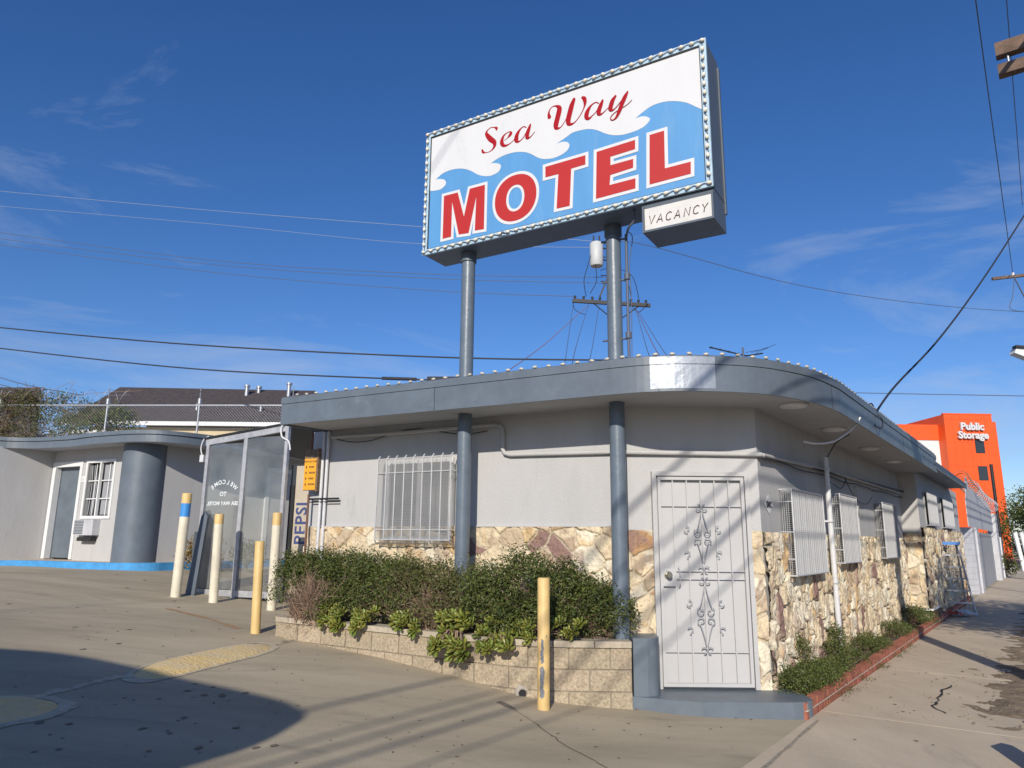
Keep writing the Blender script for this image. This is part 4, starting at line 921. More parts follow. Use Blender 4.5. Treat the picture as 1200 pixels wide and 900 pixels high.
for x_ in (s0+.022, s1-.022): wb.tube([SP(x_+(.008 if i % 2 else -.006), t0+.03+(t1-t0-.06)*i/33, .040) for i in range(34)], .0045, 5)
wb.tube(cat_rom([SP(s0+1.15, t0, .04), SP(s0+1.2, t0+.02, .08), SP(s0+1.25, t0-.03, .02)], 4), .006, 5)
wb.build('bulb_wire', M_wiregrey, sg)
# vacancy box
b = MB(); b.obox(a0, SD, SN, UP, 1.41, s1-.001, -DEP, -.012, 4.735, t0-.012); b.obox(a0, SD, SN, UP, 1.41, s1-.001, -.0118, .012, 4.735, 4.757); b.obox(a0, SD, SN, UP, 1.41, 1.432, -.0118, .012, 4.758, 5.03); b.obox(a0, SD, SN, UP, s1-.02, s1-.001, -.0118, .012, 4.758, 5.03)
vb = b.build('vacancy_box', M_trimdark, sg)
b = MB(); b.obox(a0, SD, SN, UP, 1.433, s1-.021, -.0118, -.004, 4.758, 5.0); b.build('vacancy_panel', mat('vacancy_white', (.66, .64, .60), .5, var=.06, vscale=5), vb)
b = MB()
VL = {'V': [[(0, 1), (.28, 0), (.56, 1)]], 'A': [[(0, 0), (.28, 1), (.56, 0)], [(.12, .33), (.44, .33)]], 'C': [[(.52, .85), (.3, 1), (.05, .8), (.0, .45), (.08, .12), (.3, 0), (.52, .12)]], 'N': [[(0, 0), (0, 1), (.5, 0), (.5, 1)]], 'Y': [[(0, 1), (.26, .5), (.52, 1)], [(.26, .5), (.26, 0)]]}
for ch, x_ in zip('VACANCY', (1.475, 1.567, 1.660, 1.752, 1.853, 1.945, 2.030)):
    for st__ in VL[ch]:
        P = [SP(x_+p[0]*.105+.018*p[1]-.005, 4.822+p[1]*.088, -.001) for p in st__]; b.tube(P, .0052, 6)
b.build('vacancy_lettering', mat('neon_dark', (.07, .035, .03), .4), vb)
# posts
for i, (p, zt) in enumerate(((sp1, t0), (sp2, t0))):
    z0 = .55 if i == 0 else .55
    b = MB(); b.tube([(p.x, p.y, z0), (p.x, p.y, zt-.10)], .083, 28); po = b.build('post', M_pole, sg)
    b = MB(); b.tube([(p.x, p.y, zt-.12), (p.x, p.y, zt)], .098, 28); b.build('post_sleeve', M_trimdark, po)
    b = MB(); b.tube([(p.x, p.y, z0), (p.x, p.y, z0+.05)], .10, 20); b.build('post_foot', M_pole, po)
b = MB(); q = sp2+SD*.155
b.tube([(q.x, q.y, 3.35), (q.x, q.y, 4.95)], .016, 8)
for z in (3.78, 4.45): b.tube([(q.x, q.y, z-.03), (q.x, q.y, z+.04)], .032, 8)
for z in (3.75, 4.42, 4.9): b.tube([(q.x, q.y, z), (sp2.x-.13, sp2.y+.04, z)], .012, 6)
b.tube(cat_rom([SP(1.28, t0, -.1), SP(1.25, t0-.10, -.16), SP(1.17, t0-.15, -.2), (q.x, q.y, 4.9)], 5), .013, 6)
b.tube(cat_rom([(q.x+.03, q.y, 4.98), (q.x+.07, q.y, 4.9), (q.x+.03, q.y, 4.6), (q.x+.04, q.y, 4.2), (q.x+.03, q.y, 3.5)], 5), .005, 5)
b.build('power_conduit', M_wiregrey, sg)

# ------------------------------------------------------------------ glass entrance enclosure
E0 = Vector((-5.22, 12.40, .64)); E1 = Vector((-3.62, 11.75, .60)); ED = (E1-E0); ED.z = 0; EL = ED.length; ED.normalize(); EN = Vector((ED.y, -ED.x, 0))
en = thing('glass_enclosure', 'tall framed glass entrance screen with etched greeting beside the bollards', 'glass screen', tuple(E0), None)
def EP(a, z, o=0): p = E0+ED*a+EN*o; return Vector((p.x, p.y, z))
def ztop(a): return 3.24+(3.42-3.24)*a/EL
b = MB()
def post(b, a, w_, z0=.60): b.obox(Vector((E0.x, E0.y, 0)), ED, EN, UP, a-w_/2, a+w_/2, -.03, .03, z0, ztop(a)-.02)
am = .86
for a, w_ in ((.05, .06), (am, .075), (EL-.03, .06)): post(b, a, w_)
b.extr([EP(0, ztop(0)-.10, .031), EP(EL, ztop(EL)-.10, .031), EP(EL, ztop(EL), .031), EP(0, ztop(0), .031)], -EN*.062)
b.obox(Vector((E0.x, E0.y, 0)), ED, EN, UP, .0, EL, -.028, .034, .68, .78)
b.build('frame', M_alu, en)
b = MB(); b.obox(Vector((E0.x, E0.y, 0)), ED, EN, UP, .085, am-.04, -.006, .0, .79, 3.16); gl = b.build('glass_pane', M_glass, en)
tx = MB(); XD = -ED; zc_ = 2.38; ac = .455
word = 'WELCOME'
for i, ch in enumerate(word):
    th = (i-3)/3*.70; rad = .34; a = ac-sin(th)*rad; z = zc_-.24+cos(th)*rad
    text_mb(tx, ch, .10, EP(a, z, .006), (XD*cos(th)-UP*sin(th)), (UP*cos(th)+XD*sin(th)), off=.002, ext=.001, align='CENTER')
text_mb(tx, 'TO', .10, EP(ac, zc_-.10, .006), XD, UP, off=.002, ext=.001, align='CENTER')
text_mb(tx, 'SEA WAY MOTEL', .086, EP(ac, zc_-.25, .006), XD, UP, off=.002, ext=.001, align='CENTER')
tx.build('etched_lettering', M_frost, gl)
b = MB(); b.obox(Vector((E0.x, E0.y, 0)), ED, EN, UP, am+.04, EL-.065, -.006, .0, .79, 3.24); b.build('glass_pane', M_glass, en)
b = MB(); bk = Vector((.10, .99, 0)); b.extr([EP(-.03, ztop(0)+.003, .05), EP(EL+.02, ztop(EL)+.003, .05), EP(EL+.02, ztop(EL)+.003, .05)+Vector((.6, 2.6, 0)), EP(-.03, ztop(0)+.003, .05)+Vector((.9, 3.4, 0))], (0, 0, .035)); b.build('roof_panel', M_black, en)
b = MB(); b.extr([EP(.02, .75, -.04), EP(.02, .75, -.04)+Vector((-.12, .9, 0)), EP(.02, 2.0, -.04)+Vector((-.12, .9, 0)), EP(.02, 2.0, -.04)], ED*.05)
b.build('side_panel', M_trim, en)
b = MB(); b.tube(cat_rom([EP(-.06, 2.95, .02), EP(-.1, 3.1, .03), EP(-.05, 3.25, .03), EP(.05, 3.3, .02)], 4), .012, 6); b.obox(Vector((E0.x, E0.y, 0)), ED, EN, UP, -.09, -.01, -.03, .05, 2.86, 2.98); b.build('junction_box', M_pipe, en)
b = MB(); b.tube(cat_rom([EP(EL-.02, 3.44, .04), EP(EL-.12, 3.38, .06), EP(EL-.10, 3.22, .06), EP(EL+.03, 3.14, .05), EP(EL+.06, 3.0, .03)], 5), .014, 6); b.build('loose_cable', M_white, en)
# leaning slate board beside the tall bollard
b = MB(); bz = .66; P3 = [Vector((-5.20, 12.05, bz)), Vector((-5.03, 12.0, bz)), Vector((-4.98, 12.12, bz+1.28)), Vector((-5.04, 12.14, bz+1.36)), Vector((-5.10, 12.15, bz+1.28))]
b.extr(P3, (.01, .05, 0)); tag(b.build('slate_board', M_trimdark), 'narrow dark slate board leaning between the blue banded bollard and the glass', 'board')

# vending machine behind the enclosure
vm = thing('vending_machine', 'drink vending machine with vertical blue lettering on its side beside the office wall', 'vending machine', (-3.2, 12.2, .62))
VO = Vector((-3.60, 11.95, 0)); VX = Vector((.95, -.30, 0)).normalized(); VY = Vector((.30, .95, 0)).normalized()
b = MB(); b.obox(VO, VX, VY, UP, .0, .95, .0, .75, .62, 2.78); b.build('cabinet', M_vend, vm)
b = MB(); b.obox(VO, VX, VY, UP, .11, .37, -.022, -.002, .75, 2.76); pn = b.build('side_graphic', M_tan, vm)
b = MB(); text_mb(b, 'PEPSI', .285, VO+VX*.345-VY*.0235+UP*1.50, UP, -VX, off=.006, ext=.001, spacing=1.08); b.build('lettering', M_pepsi, pn)
b = MB(); b.obox(VO, VX, VY, UP, .375, .395, -.022, -.002, .75, 2.40); b.build('red_edge', M_redstripe, vm)
b = MB(); b.obox(VO, VX, VY, UP, .0, .09, -.018, -.002, .75, 2.45); b.build('front_trim', M_black, vm)
# white cabinet between the machine and the office corner
b = MB(); b.obox(VO, VX, VY, UP, .40, .85, -.03, -.002, .55, 2.45); b.build('cabinet_door', M_sheet, vm)

# hanging notice
ns = thing('notice_sign', 'orange notice sign with brown header hanging under the roof at the office corner', 'sign', (-2.75, 9.7, 2.5))
NO = Vector((-2.83, 9.95, 0)); NX = Vector((.93, -.36, 0)).normalized(); NY = Vector((NX.y, -NX.x, 0))
b = MB(); b.obox(NO, NX, NY, UP, 0, .20, -.02, .0, 2.24, 2.80); b.obox(NO, NX, NY, UP, .201, .225, -.05, .005, 2.23, 2.81); b.build('board', M_brown, ns)
b = MB(); b.obox(NO, NX, NY, UP, .004, .196, .001, .005, 2.25, 2.67); pan = b.build('orange_panel', M_signor, ns)
b = MB(); text_mb(b, 'NO SMOKING', .030, NO+NX*.10+UP*2.66+NY*.006, NX, UP, off=.001, ext=.0006, align='CENTER'); b.build('header_lettering', M_signor, ns) if False else None
b = MB(); text_mb(b, 'WATCH FOR', .036, NO+NX*.10+UP*2.62+NY*.006, NX, UP, off=.001, ext=.0006, align='CENTER')
for i, s_ in enumerate(('SIGNS', 'AGES', 'EXIT', 'PEDEST.')):
    z = 2.545-.078*i; text_mb(b, s_, .036, NO+NX*.115+UP*z+NY*.006, NX, UP, off=.001, ext=.0006, align='CENTER' if False else 'LEFT') if False else None
    for k in range(4+i % 2): x_ = .085+.021*k; b.obox(NO, NX, NY, UP, x_, x_+.013, .006, .007, z, z+.026)
    b.obox(NO, NX, NY, UP, .032, .044, .006, .007, z-.008, z+.028); b.obox(NO, NX, NY, UP, .026, .050, .0072, .0080, z+.010, z+.018)
b.build('lettering', M_ink, pan)
b = MB(); b.tube([NO+NX*.10+UP*2.80, NO+NX*.10+UP*3.05], .02, 8); b.tube([NO+NX*.08+UP*2.19-NY*.03, NO+NX*.08+UP*.62-NY*.03], .016, 8); b.build('hanger', mat('rust_brown', (.16, .08, .055), .8), ns)
# ------------------------------------------------------------------ left motel wing
WQ = (-8.5, 15.5, 1.1)
lm = thing('motel_wing', 'grey stucco motel room wing with curved roof edge and round slate column at the left', 'building', WQ)
FLR = 1.12; D1 = Vector((.883, -.469, 0)); Q = Vector((-10.24, 16.3, 0)); N1 = Vector((D1.y, -D1.x, 0))
TOP = 3.46
def wall_open(mb, O, X, Nn, L0, L1, z0, z1, th, ops):
    """solid wall thickness th behind the plane, with rectangular openings"""
    ops = sorted(ops); x = L0
    for (a0_, a1_, b0, b1) in ops:
        mb.obox(O, X, Nn, UP, x, a0_, -th, 0, z0, z1)
        if b0 > z0: mb.obox(O, X, Nn, UP, a0_, a1_, -th, 0, z0, b0)
        if b1 < z1: mb.obox(O, X, Nn, UP, a0_, a1_, -th, 0, b1, z1)
        x = a1_
    mb.obox(O, X, Nn, UP, x, L1, -th, 0, z0, z1)
b = MB()
NS = Vector((DS.y, -DS.x, 0))
b.obox(Q-DS*7, DS, NS, UP, 0, 7.0, -.2, 0, .7, TOP)                   # left wall running toward the camera side
wall_open(b, Q, D1, N1, .001, 2.9, .7, TOP, .2, [(.12, 1.02, .7, 3.10), (1.28, 2.16, 2.02, 3.14)])
Q2 = Vector((-7.30, 14.75, 0)); b.obox(Q2, DS, NS, UP, .30, 5.6, -.2, 0, .7, TOP)
b.build('wall', M_wall, lm)
b = MB(); b.obox(Q, D1, N1, UP, .12, 1.02, -.19, -.12, FLR+.02, 3.09); dr_ = b.build('door', M_trim, lm)
b = MB()
for (x0, x1, z0, z1) in ((.02, .13, FLR, 3.20), (1.01, 1.10, FLR, 3.20), (.131, 1.009, 3.09, 3.20)): b.obox(Q, D1, N1, UP, x0, x1, -.10, .03, z0, z1)
b.build('door_casing', M_white, lm)
b = MB(); b.obox(Q, D1, N1, UP, .94, .965, -.119, -.08, 2.08, 2.16); b.build('handle', M_steel, dr_)
b = MB()
for (x0, x1, z0, z1) in ((1.22, 1.28, 1.96, 3.20), (2.16, 2.22, 1.96, 3.20), (1.281, 2.159, 3.14, 3.20), (1.281, 2.159, 1.96, 2.02), (1.70, 1.74, 2.021, 3.139)): b.obox(Q, D1, N1, UP, x0, x1, -.03, .025, z0, z1)
for z in (2.38, 2.76): b.obox(Q, D1, N1, UP, 1.281, 2.159, -.045, -.031, z-.011, z+.011)
for x in (1.49, 1.95): b.obox(Q, D1, N1, UP, x-.010, x+.010, -.060, -.046, 2.03, 3.13)
wn = b.build('window', M_white, lm)
b = MB(); b.obox(Q, D1, N1, UP, 1.281, 2.159, -.10, -.085, 2.021, 3.139); b.build('pane', M_pane, wn)
b = MB(); 
for i in range(24):
    x = 1.74+.42*i/24; b.obox(Q, D1, N1, UP, x, x+.012, -.082, -.074+(.006 if i % 2 else 0), 2.05, 3.1)
for i in range(5):
    x = 1.33+.08*i; b.tube([Q+D1*x+N1*-.07+UP*2.05, Q+D1*(x+.03)+N1*-.07+UP*2.6, Q+D1*(x-.02)+N1*-.07+UP*3.1], .008, 5)
b.build('curtain', M_soffit, wn)
b = MB(); b.obox(Q, D1, N1, UP, 1.28, 1.92, .001, .16, 1.62, 1.94); ac_ = b.build('air_conditioner', M_sheet, lm)
b = MB()
for i in range(9): b.obox(Q, D1, N1, UP, 1.30, 1.60, .1605, .168, 1.645+.032*i, 1.663+.032*i)
b.build('grille', M_trimdark, ac_)
b = MB(); b.obox(Q, D1, N1, UP, 1.40, 1.86, .001, .14, 1.50, 1.58); b.build('drip_tray', M_dark, ac_)
b = MB(); b.obox(Q, D1, N1, UP, 1.10, 1.20, .001, .012, 2.74, 2.86); b.build('room_plate', M_white, lm)
b = MB(); text_mb(b, '2', .07, Q+D1*1.125+N1*.0135+UP*2.77, D1, UP, ext=.0008); b.build('room_number', M_ink, lm)
b = MB(); b.tube([(-7.55, 14.98, .8), (-7.55, 14.98, TOP)], .42, 40); b.build('column', M_trim, lm)
# door and pipe on the wall behind the glass
b = MB(); b.obox(Q2, DS, NS, UP, 2.72, 2.82, .001, .05, FLR, 3.2); b.obox(Q2, DS, NS, UP, 3.72, 3.82, .001, .05, FLR, 3.2); b.obox(Q2, DS, NS, UP, 2.821, 3.719, .001, .05, 3.10, 3.2); b.build('door_casing', M_white, lm)
b = MB(); b.obox(Q2, DS, NS, UP, 2.821, 3.719, .001, .03, FLR+.02, 3.099); b.build('door', M_doorpaint, lm)
# back wall closing the gap to the office
b = MB(); bw0 = Q2+DS*5.6; b.obox(bw0, D1, N1, UP, .0, 3.4, -.2, 0, .7, TOP); b.build('rear_wall', M_wall, lm)
# curved roof
edge2 = cat_rom([(-16.5, 7.6), (-13.2, 12.2), (-11.3, 15.0), (-10.9, 15.45), (-10.4, 15.55), (-9.8, 15.4), (-9.2, 15.15), (-8.6, 14.75), (-8.0, 14.45), (-7.5, 14.25), (-7.0, 14.22), (-6.6, 14.45), (-6.2, 14.9), (-5.4, 15.9), (-3.4, 18.6)], 5)
b = MB(); b.prism(edge2+[(-1.0, 20.5), (-6, 25), (-18, 14)], TOP-.01, TOP+.16); b.build('roof', M_soffit, lm)
b = MB(); strip(b, edge2, .002, .02, TOP-.03, TOP+.12); strip(b, edge2, .002, .05, TOP+.122, TOP+.20); b.build('fascia', M_trim, lm)
b = MB(); b.lathe([(.13, 0), (.12, -.03), (.02, -.04)], (-11.0, 16.0, TOP-.011), 16); b.build('soffit_light', M_white, lm)
# raised walk with blue kerb
kp = cat_rom([(-15.2, 9.0), (-12.2, 12.6), (-10.6, 14.5), (-10.0, 14.92), (-9.3, 14.85), (-8.6, 14.5), (-8.0, 14.25), (-7.4, 14.15), (-6.9, 14.3), (-6.6, 14.7), (-5.9, 15.8), (-4.9, 17.2)], 5)
b = MB(); b.prism(kp+[(-3.5, 21), (-12, 20), (-18, 12)], .7, 1.10); struct(b.build('raised_walk', M_walk))
b = MB(); strip(b, kp, .001, .035, .7, 1.115); strip(b, kp, -.12, .0, 1.1005, 1.115); struct(b.build('blue_kerb', M_kerb))
# small shrub by the column
shrub('shrub', 'small reddish brown shrub at the foot of the wing wall behind the blue banded bollard', 'shrub', (-6.05, 14.6, 1.0), [(0, 0, .22, .34, .3, .32)], 900, mat('leaf_bronze', (.20, .13, .04), .5, island=.5), size=.07, twign=30)
shrub('shrub', 'small dark potted shrub seen through the left glass pane', 'shrub', (-5.25, 14.9, .95), [(0, 0, .25, .28, .25, .3)], 700, M_leaf, size=.06, twign=20)

# ------------------------------------------------------------------ house behind the wing
hs_ = thing('house', 'cream house with dark shingle hip roof rising behind the motel wing', 'house', (-13, 30, 1))
b = MB(); b.box(-17.0, -8.6, 28.95, 36, 1, 5.90); b.build('wall', M_cream2, hs_)
A_, B_, C_, D_ = Vector((-17.75, 28.7, 6.08)), Vector((-8.2, 28.7, 6.02)), Vector((-9.35, 33, 8.30)), Vector((-18.2+0.0, 33, 8.38))
A_ = Vector((-17.9, 28.7, 6.08)); 
b = MB(); b.extr([A_, B_, Vector((-9.1, 33, 8.28)), Vector((-16.6-1.6, 33, 8.36))], (0, .03, -.12)); b.extr([Vector((-9.1, 33.03, 8.27)), Vector((-8.2, 37.4, 6.0)), Vector((-17.9, 37.4, 6.0)), Vector((-18.2, 33.03, 8.35))], (0, -.0, -.12)); 
b.build('roof', M_shingle, hs_)
b = MB(); b.box(-18.0, -8.15, 28.6, 28.69, 5.93, 6.09); b.box(-17.95, -16.2, 28.8, 28.9, 5.62, 5.74); b.build('gutter', M_white, hs_)
for x, h in ((-10.1, .5), (-12.0, .38), (-11.6, .2)):
    b = MB(); y_ = 32.2 if h > .3 else 32.6; z_ = 6.08+(y_-28.7)/4.3*2.25; b.tube([(x, y_, z_-.1), (x, y_, z_+h)], .09, 10); b.tube([(x, y_, z_+h-.04), (x, y_, z_+h+.05)], .13, 10); b.build('roof_vent', M_steel, hs_)
for x in (-13.3, -17.0, -10.6):
    b = MB(); z_ = 6.08+(30.2-28.7)/4.3*2.25; b.tube([(x, 30.2, z_-.1), (x, 30.2, z_+.22)], .06, 8); b.build('roof_vent', M_steel, hs_)
for x in (-15.6, -13.5, -11.4):
    b = MB(); b.box(x, x+1.0, 28.9, 28.945, 4.6, 5.4); b.build('window', M_pane, hs_)
h2 = thing('house', 'dark gabled house roof half hidden by vines at the far left', 'house', (-20, 26, 1))
b = MB(); b.box(-27, -17.4, 26.3, 33, 1, 5.1); b.build('wall', M_cream2, h2)
b = MB(); b.extr([Vector((-27, 25.6, 5.12)), Vector((-16.9, 25.6, 5.12)), Vector((-18.9, 28.6, 7.25)), Vector((-19.1, 28.8, 7.45)), Vector((-27, 28.8, 7.45))], (0, .05, -.12)); b.build('roof', M_shingle, h2)
# chain link fence above the wing roof
cf = thing('chain_link_fence', 'grey chain link fence with steel posts above the motel wing roof', 'fence', (-9, 18, 3.5))
FA = Vector((-13.6, 18.2, 0)); FB = Vector((-4.9, 17.6, 0)); FX = (FB-FA).normalized(); FLn = (FB-FA).length; FNn = Vector((FX.y, -FX.x, 0))
for a in (.6, 3.45, 5.83, 8.2):
    b = MB(); p = FA+FX*a; b.tube([(p.x, p.y, 3.4), (p.x, p.y, 4.95)], .024, 8); b.tube([(p.x, p.y, 4.84), (p.x, p.y, 4.98)], .05, 8); b.build('post', M_steel, cf)
    b = MB(); b.tube([(p.x, p.y, 4.95), (p.x+.02, p.y-.05, 5.25)], .012, 5); b.build('barb_arm', M_steel, cf)
b = MB(); b.tube([FA+UP*4.83, FB+UP*4.80], .024, 8); b.build('top_rail', M_steel, cf)
b = MB(); hgt2 = 1.2; st = .075
for i in range(-int(hgt2/st)-1, int(FLn/st)+1):
    a = i*st; x0 = max(0, a); x1 = min(FLn, a+hgt2)
    if x1 <= x0: continue
    wire2(b, FA+FX*x0+UP*(3.6+x0-a), FA+FX*x1+UP*(3.6+x1-a), .0017); wire2(b, FB-FX*x0+UP*(3.6+x0-a), FB-FX*x1+UP*(3.6+x1-a), .0017)
b.build('wire_mesh', M_steel, cf)
b = MB(); pts = []
for i in range(150):
    q = i/150; p = FA+FX*(.4+3.6*q); th = q*2*pi*7; pts.append((p.x+.02*cos(th), p.y+.10*sin(th), 5.05+.17*cos(th)))
b.tube(pts, .006, 4); b.tube([FA+UP*5.05, FA+FX*4.0+UP*5.08], .004, 4); b.build('razor_coil', M_steel, cf)
# vines over the fence
def vine(label, x0, x1, z0, z1, n, y, m_, seed, dens):
    t = thing('vine', label, 'vine', ((x0+x1)/2, y, z0), 'vines on the chain link fence'); r = np.random.default_rng(seed); mb = MB(); st_b = MB(); P = []
    for i in range(n//26):
        x = x0+(x1-x0)*r.uniform()**dens; z = z0+(z1-z0)*r.uniform(); P.append((x, y+r.normal()*.12, z))
        if i % 5 == 0:
            q = [(x+r.normal()*.5, y+r.normal()*.1, z+r.normal()*.25) for _ in range(3)]; st_b.tube(cat_rom([P[-1]]+q, 4), .006, 4, cap=False)
    P = np.array(P); P = np.repeat(P, 26, 0)+r.normal(size=(len(P)*26, 3))*np.array([.10, .08, .08]); leaves(mb, P, .065, len(P), seedn=seed)
    mb.build('foliage', m_, t); st_b.build('stems', M_twig, t)
vine('dense mixed green and brown vine covering the fence at the far left', -14.6, -11.9, 3.7, 5.15, 11000, 18.2, mat('vine_leaf', (.09, .10, .022), .6, col2=(.11, .08, .03), vscale=4, island=.5), 3, 1.0)
vine('sparse trailing vine with gaps of sky on the fence before the house roof', -12.1, -10.75, 4.2, 5.15, 1700, 18.25, mat('vine_leaf_green', (.10, .12, .03), .6, island=.5), 4, 1.25)
shrub('shrub', 'green treetop showing between the vine and the cream house', 'shrub', (-14.2, 24.0, 4.2), [(0, 0, .8, 1.2, .8, .7), (.9, 0, 1.0, .8, .6, .6)], 3500, M_leaf, size=.11, twign=40)

# ------------------------------------------------------------------ second building along the sidewalk
BW = LS(14, .2)
b2 = thing('side_building', 'lower grey building with two window cages further along the sidewalk', 'building', (BW[0], BW[1], 0))
S2 = .12
b = MB(); b.prism([LS(9.755, S2)[:2], LS(18.2, S2)[:2], LS(18.2, 4)[:2], LS(9.755, 4)[:2]], -.1, 3.12); b.build('wall', M_wall, b2)
c_ = LS(9.76, S2); stone('stone_veneer', b2, (c_[0], c_[1], -.05), DS, 8.4, 2.0, (.17, .30), .07, 33, .02, warp=.4, grout=.05)
stone('stone_veneer', off, LS(9.74, .44), Vector((.809, -.588, 0)), .32, STZ+.12, (.24, .28), .05, 39, .014, warp=.3, grout=.05)
stone('stone_veneer', b2, (c_[0]-.30*FD.x, c_[1]-.30*FD.y, -.05), Vector((.809, -.588, 0)), .33, 1.93, (.24, .28), .05, 39, .014, warp=.3, grout=.05) if False else None
b = MB(); b.prism([LS(9.4, -.30)[:2], LS(16.2, -.30)[:2], LS(16.2, 4)[:2], LS(9.4, 4)[:2]], 3.125, 3.20); b.build('roof', M_soffit, b2)
b = MB(); b.obox(LS(0, 0), DS, -DN, UP, 9.35, 16.25, .301, .325, 3.10, 3.25); b.build('fascia', M_trimdark, b2)
for (L0, L1, z0, z1) in ((10.6, 12.2, 2.0, 2.72), (13.6, 15.8, 2.0, 2.74)):
    c = MB()
    def sp(L, z, o): return Vector(LS(L, S2-o, z))
    c.obox(LS(0, S2), DS, -DN, UP, L0, L1, .075, .085, z0, z1); ck_ = c.build('window_cage', M_iron, b2)
    c = MB()
    for L in (L0, L1):
        for z in (z0, z1): c.tube([sp(L, z, .09), sp(L, z, 0)], .012, 5)
        c.tube([sp(L, z0, .09), sp(L, z1, .09)], .012, 5)
    for z in (z0, z1): c.tube([sp(L0, z, .09), sp(L1, z, .09)], .012, 5)
    n = int((L1-L0)/.12)
    for i in range(1, n): c.tube([sp(L0+i*.12, z0, .095), sp(L0+i*.12, z1, .095)], .008, 5)
    c.build('bars', M_iron, ck_)
    c = MB(); c.obox(LS(0, S2), DS, -DN, UP, L0+.05, L1-.05, .003, .03, z0+.02, z1-.02); c.build('window', M_shade, b2)

# ------------------------------------------------------------------ painted block wall with sheet metal and razor wire
fw_ = thing('block_fence', 'pale grey painted block wall with a sheet metal top and razor wire past the ladder', 'wall', LS(24, .1))
b = MB(); b.obox(LS(0, 0), DS, -DN, UP, 19.6, 22.0, -.9, -.02, -.1, 2.10) if False else None
b.prism([LS(20.0, .80)[:2], LS(21.4, .02)[:2], LS(21.9, .0)[:2], LS(21.9, .8)[:2]], -.1, 2.15)
b.build('block_return', M_sheet, fw_)
for L0_, L1_, o_, h_ in ((21.905, 22.7, .06, 2.15), (33.0, 34.6, .10, 3.0)): b = MB(); b.obox(LS(0, 0), DS, -DN, UP, L0_, L1_, -.25, o_, -.1, h_); b.build('block_pillar', M_sheet, fw_)
b = MB(); b.obox(LS(0, 0), DS, -DN, UP, 22.7, 33.0, -.25, -.12, -.1, 2.05); b.build('wall_panel', mat('block_grey', (.33, .335, .35), .85, bump=.5, bscale=30, var=.06, vscale=3), fw_)
jn = MB()
for i in range(11): jn.obox(LS(0, 0), DS, -DN, UP, 21.9, 22.7, .0605, .063, .1+.19*i, .108+.19*i); jn.extr([Vector(LS(20.0, .803, .1+.19*i)), Vector(LS(21.4, .0175, .1+.19*i)), Vector(LS(21.4, .0175, .108+.19*i)), Vector(LS(20.0, .803, .108+.19*i))], (0, -.003, 0))
for i in range(15): jn.obox(LS(0, 0), DS, -DN, UP, 33.0, 34.6, .1005, .103, .1+.19*i, .11+.19*i)
jn.build('mortar_line', M_shade, fw_)
b = MB(); tops = [(20.2, 3.0), (20.6, 3.25), (21.0, 3.75), (21.4, 3.85), (21.9, 3.5), (22.6, 3.45), (23.2, 3.55), (26, 3.45), (29, 3.5), (31.5, 3.35), (33.0, 3.2)]
b.extr([Vector(LS(20.2, -.005+.03, 2.16)), Vector(LS(33.0, .025, 2.16))]+[Vector(LS(L, .025, z)) for L, z in tops[::-1]], DN*.02); b.build('sheet_metal', M_sheet, fw_)
b = MB()
for i in range(9): b.tube([LS(18.4+.2*i, .35, 2.05), LS(18.4+.2*i, .35, 3.1)], .018, 6)
b.tube([LS(18.3, .35, 2.1), LS(20.2, .35, 2.1)], .02, 6); b.tube([LS(18.3, .35, 3.05), LS(20.2, .35, 3.05)], .02, 6); b.tube([LS(18.3, .35, 3.0), LS(19.4, .35, 2.3)], .02, 6)
b.prism([LS(18.21, .5)[:2], LS(20.2, .5)[:2], LS(20.2, .9)[:2], LS(18.21, .9)[:2]], -.1, 2.0); b.build('railing', M_iron, fw_)
def coil(name, mb, A, Bv, r, turns, wr, seed):
    rr = random.Random(seed); pts = []; n = turns*16; A = Vector(A); Bv = Vector(Bv); X = (Bv-A).normalized(); Hh = Vector((X.y, -X.x, 0))
    for i in range(n): q = i/n; th = q*turns*2*pi; c = A.lerp(Bv, q)+X*.12*sin(th*1.0+1); k = r*(1+.18*sin(i*.37)); pts.append(c+Hh*k*cos(th)+UP*k*sin(th))
    mb.tube(pts, wr, 4)
b = MB(); coil('c', b, LS(24, .1, 3.62), LS(34.5, .05, 3.35), .25, 15, .013, 1); b.build('razor_coil', M_sheet, fw_)
b = MB(); coil('c', b, LS(21.6, .2, 3.8), LS(34, .2, 3.5), .24, 17, .012, 5); b.build('rusty_coil', M_rust, fw_)

# brick edging, bed soil and plants along the wall
eg = thing('brick_edging', 'low two course red brick edging along the sidewalk bed', 'edging', LS(5, 0))
b = MB(); L = .02
while L < 17.8:
    for z0, z1, of in ((-.05, .072, 0), (.082, .150, .05)):
        b.obox(LS(L+of, 0), DS, -DN, UP, .004, .098 if of == 0 else .098, -.095+random.uniform(-.003, .003), random.uniform(-.003, .003), z0, z1+random.uniform(-.004, .004))
    L += .105
b.obox(LS(-.02, 0), DS, -DN, UP, -.075, -.0, -.30, -.004, -.05, .072); b.obox(LS(-.02, 0), DS, -DN, UP, -.072, -.003, -.30, -.006, .082, .148)
b.build('bricks', M_brick, eg)
b = MB(); b.obox(LS(0, 0), DS, -DN, UP, -.09, 17.9, -.088, -.006, -.05, .140); b.obox(LS(0, 0), DS, -DN, UP, -.09, 17.9, -.1, .0015, .0725, .0815); b.build('mortar', M_mortar, eg)
b = MB(); nx = 90; vs = []
for i in range(nx):
    for j in range(6):
        L = .05+17.8*i/(nx-1); s_ = .09+.40*j/5; p = LS(L, s_); vs.append((p[0], p[1], .10+.05*float(fbm(np.array(L*3), np.array(s_*3), 3, 4))))
b.add(vs, [(i*6+j, i*6+j+1, (i+1)*6+j+1, (i+1)*6+j) for i in range(nx-1) for j in range(5)], True); struct(b.build('bed_soil', M_soil))
gp = 'shrubs in the brick edged bed'
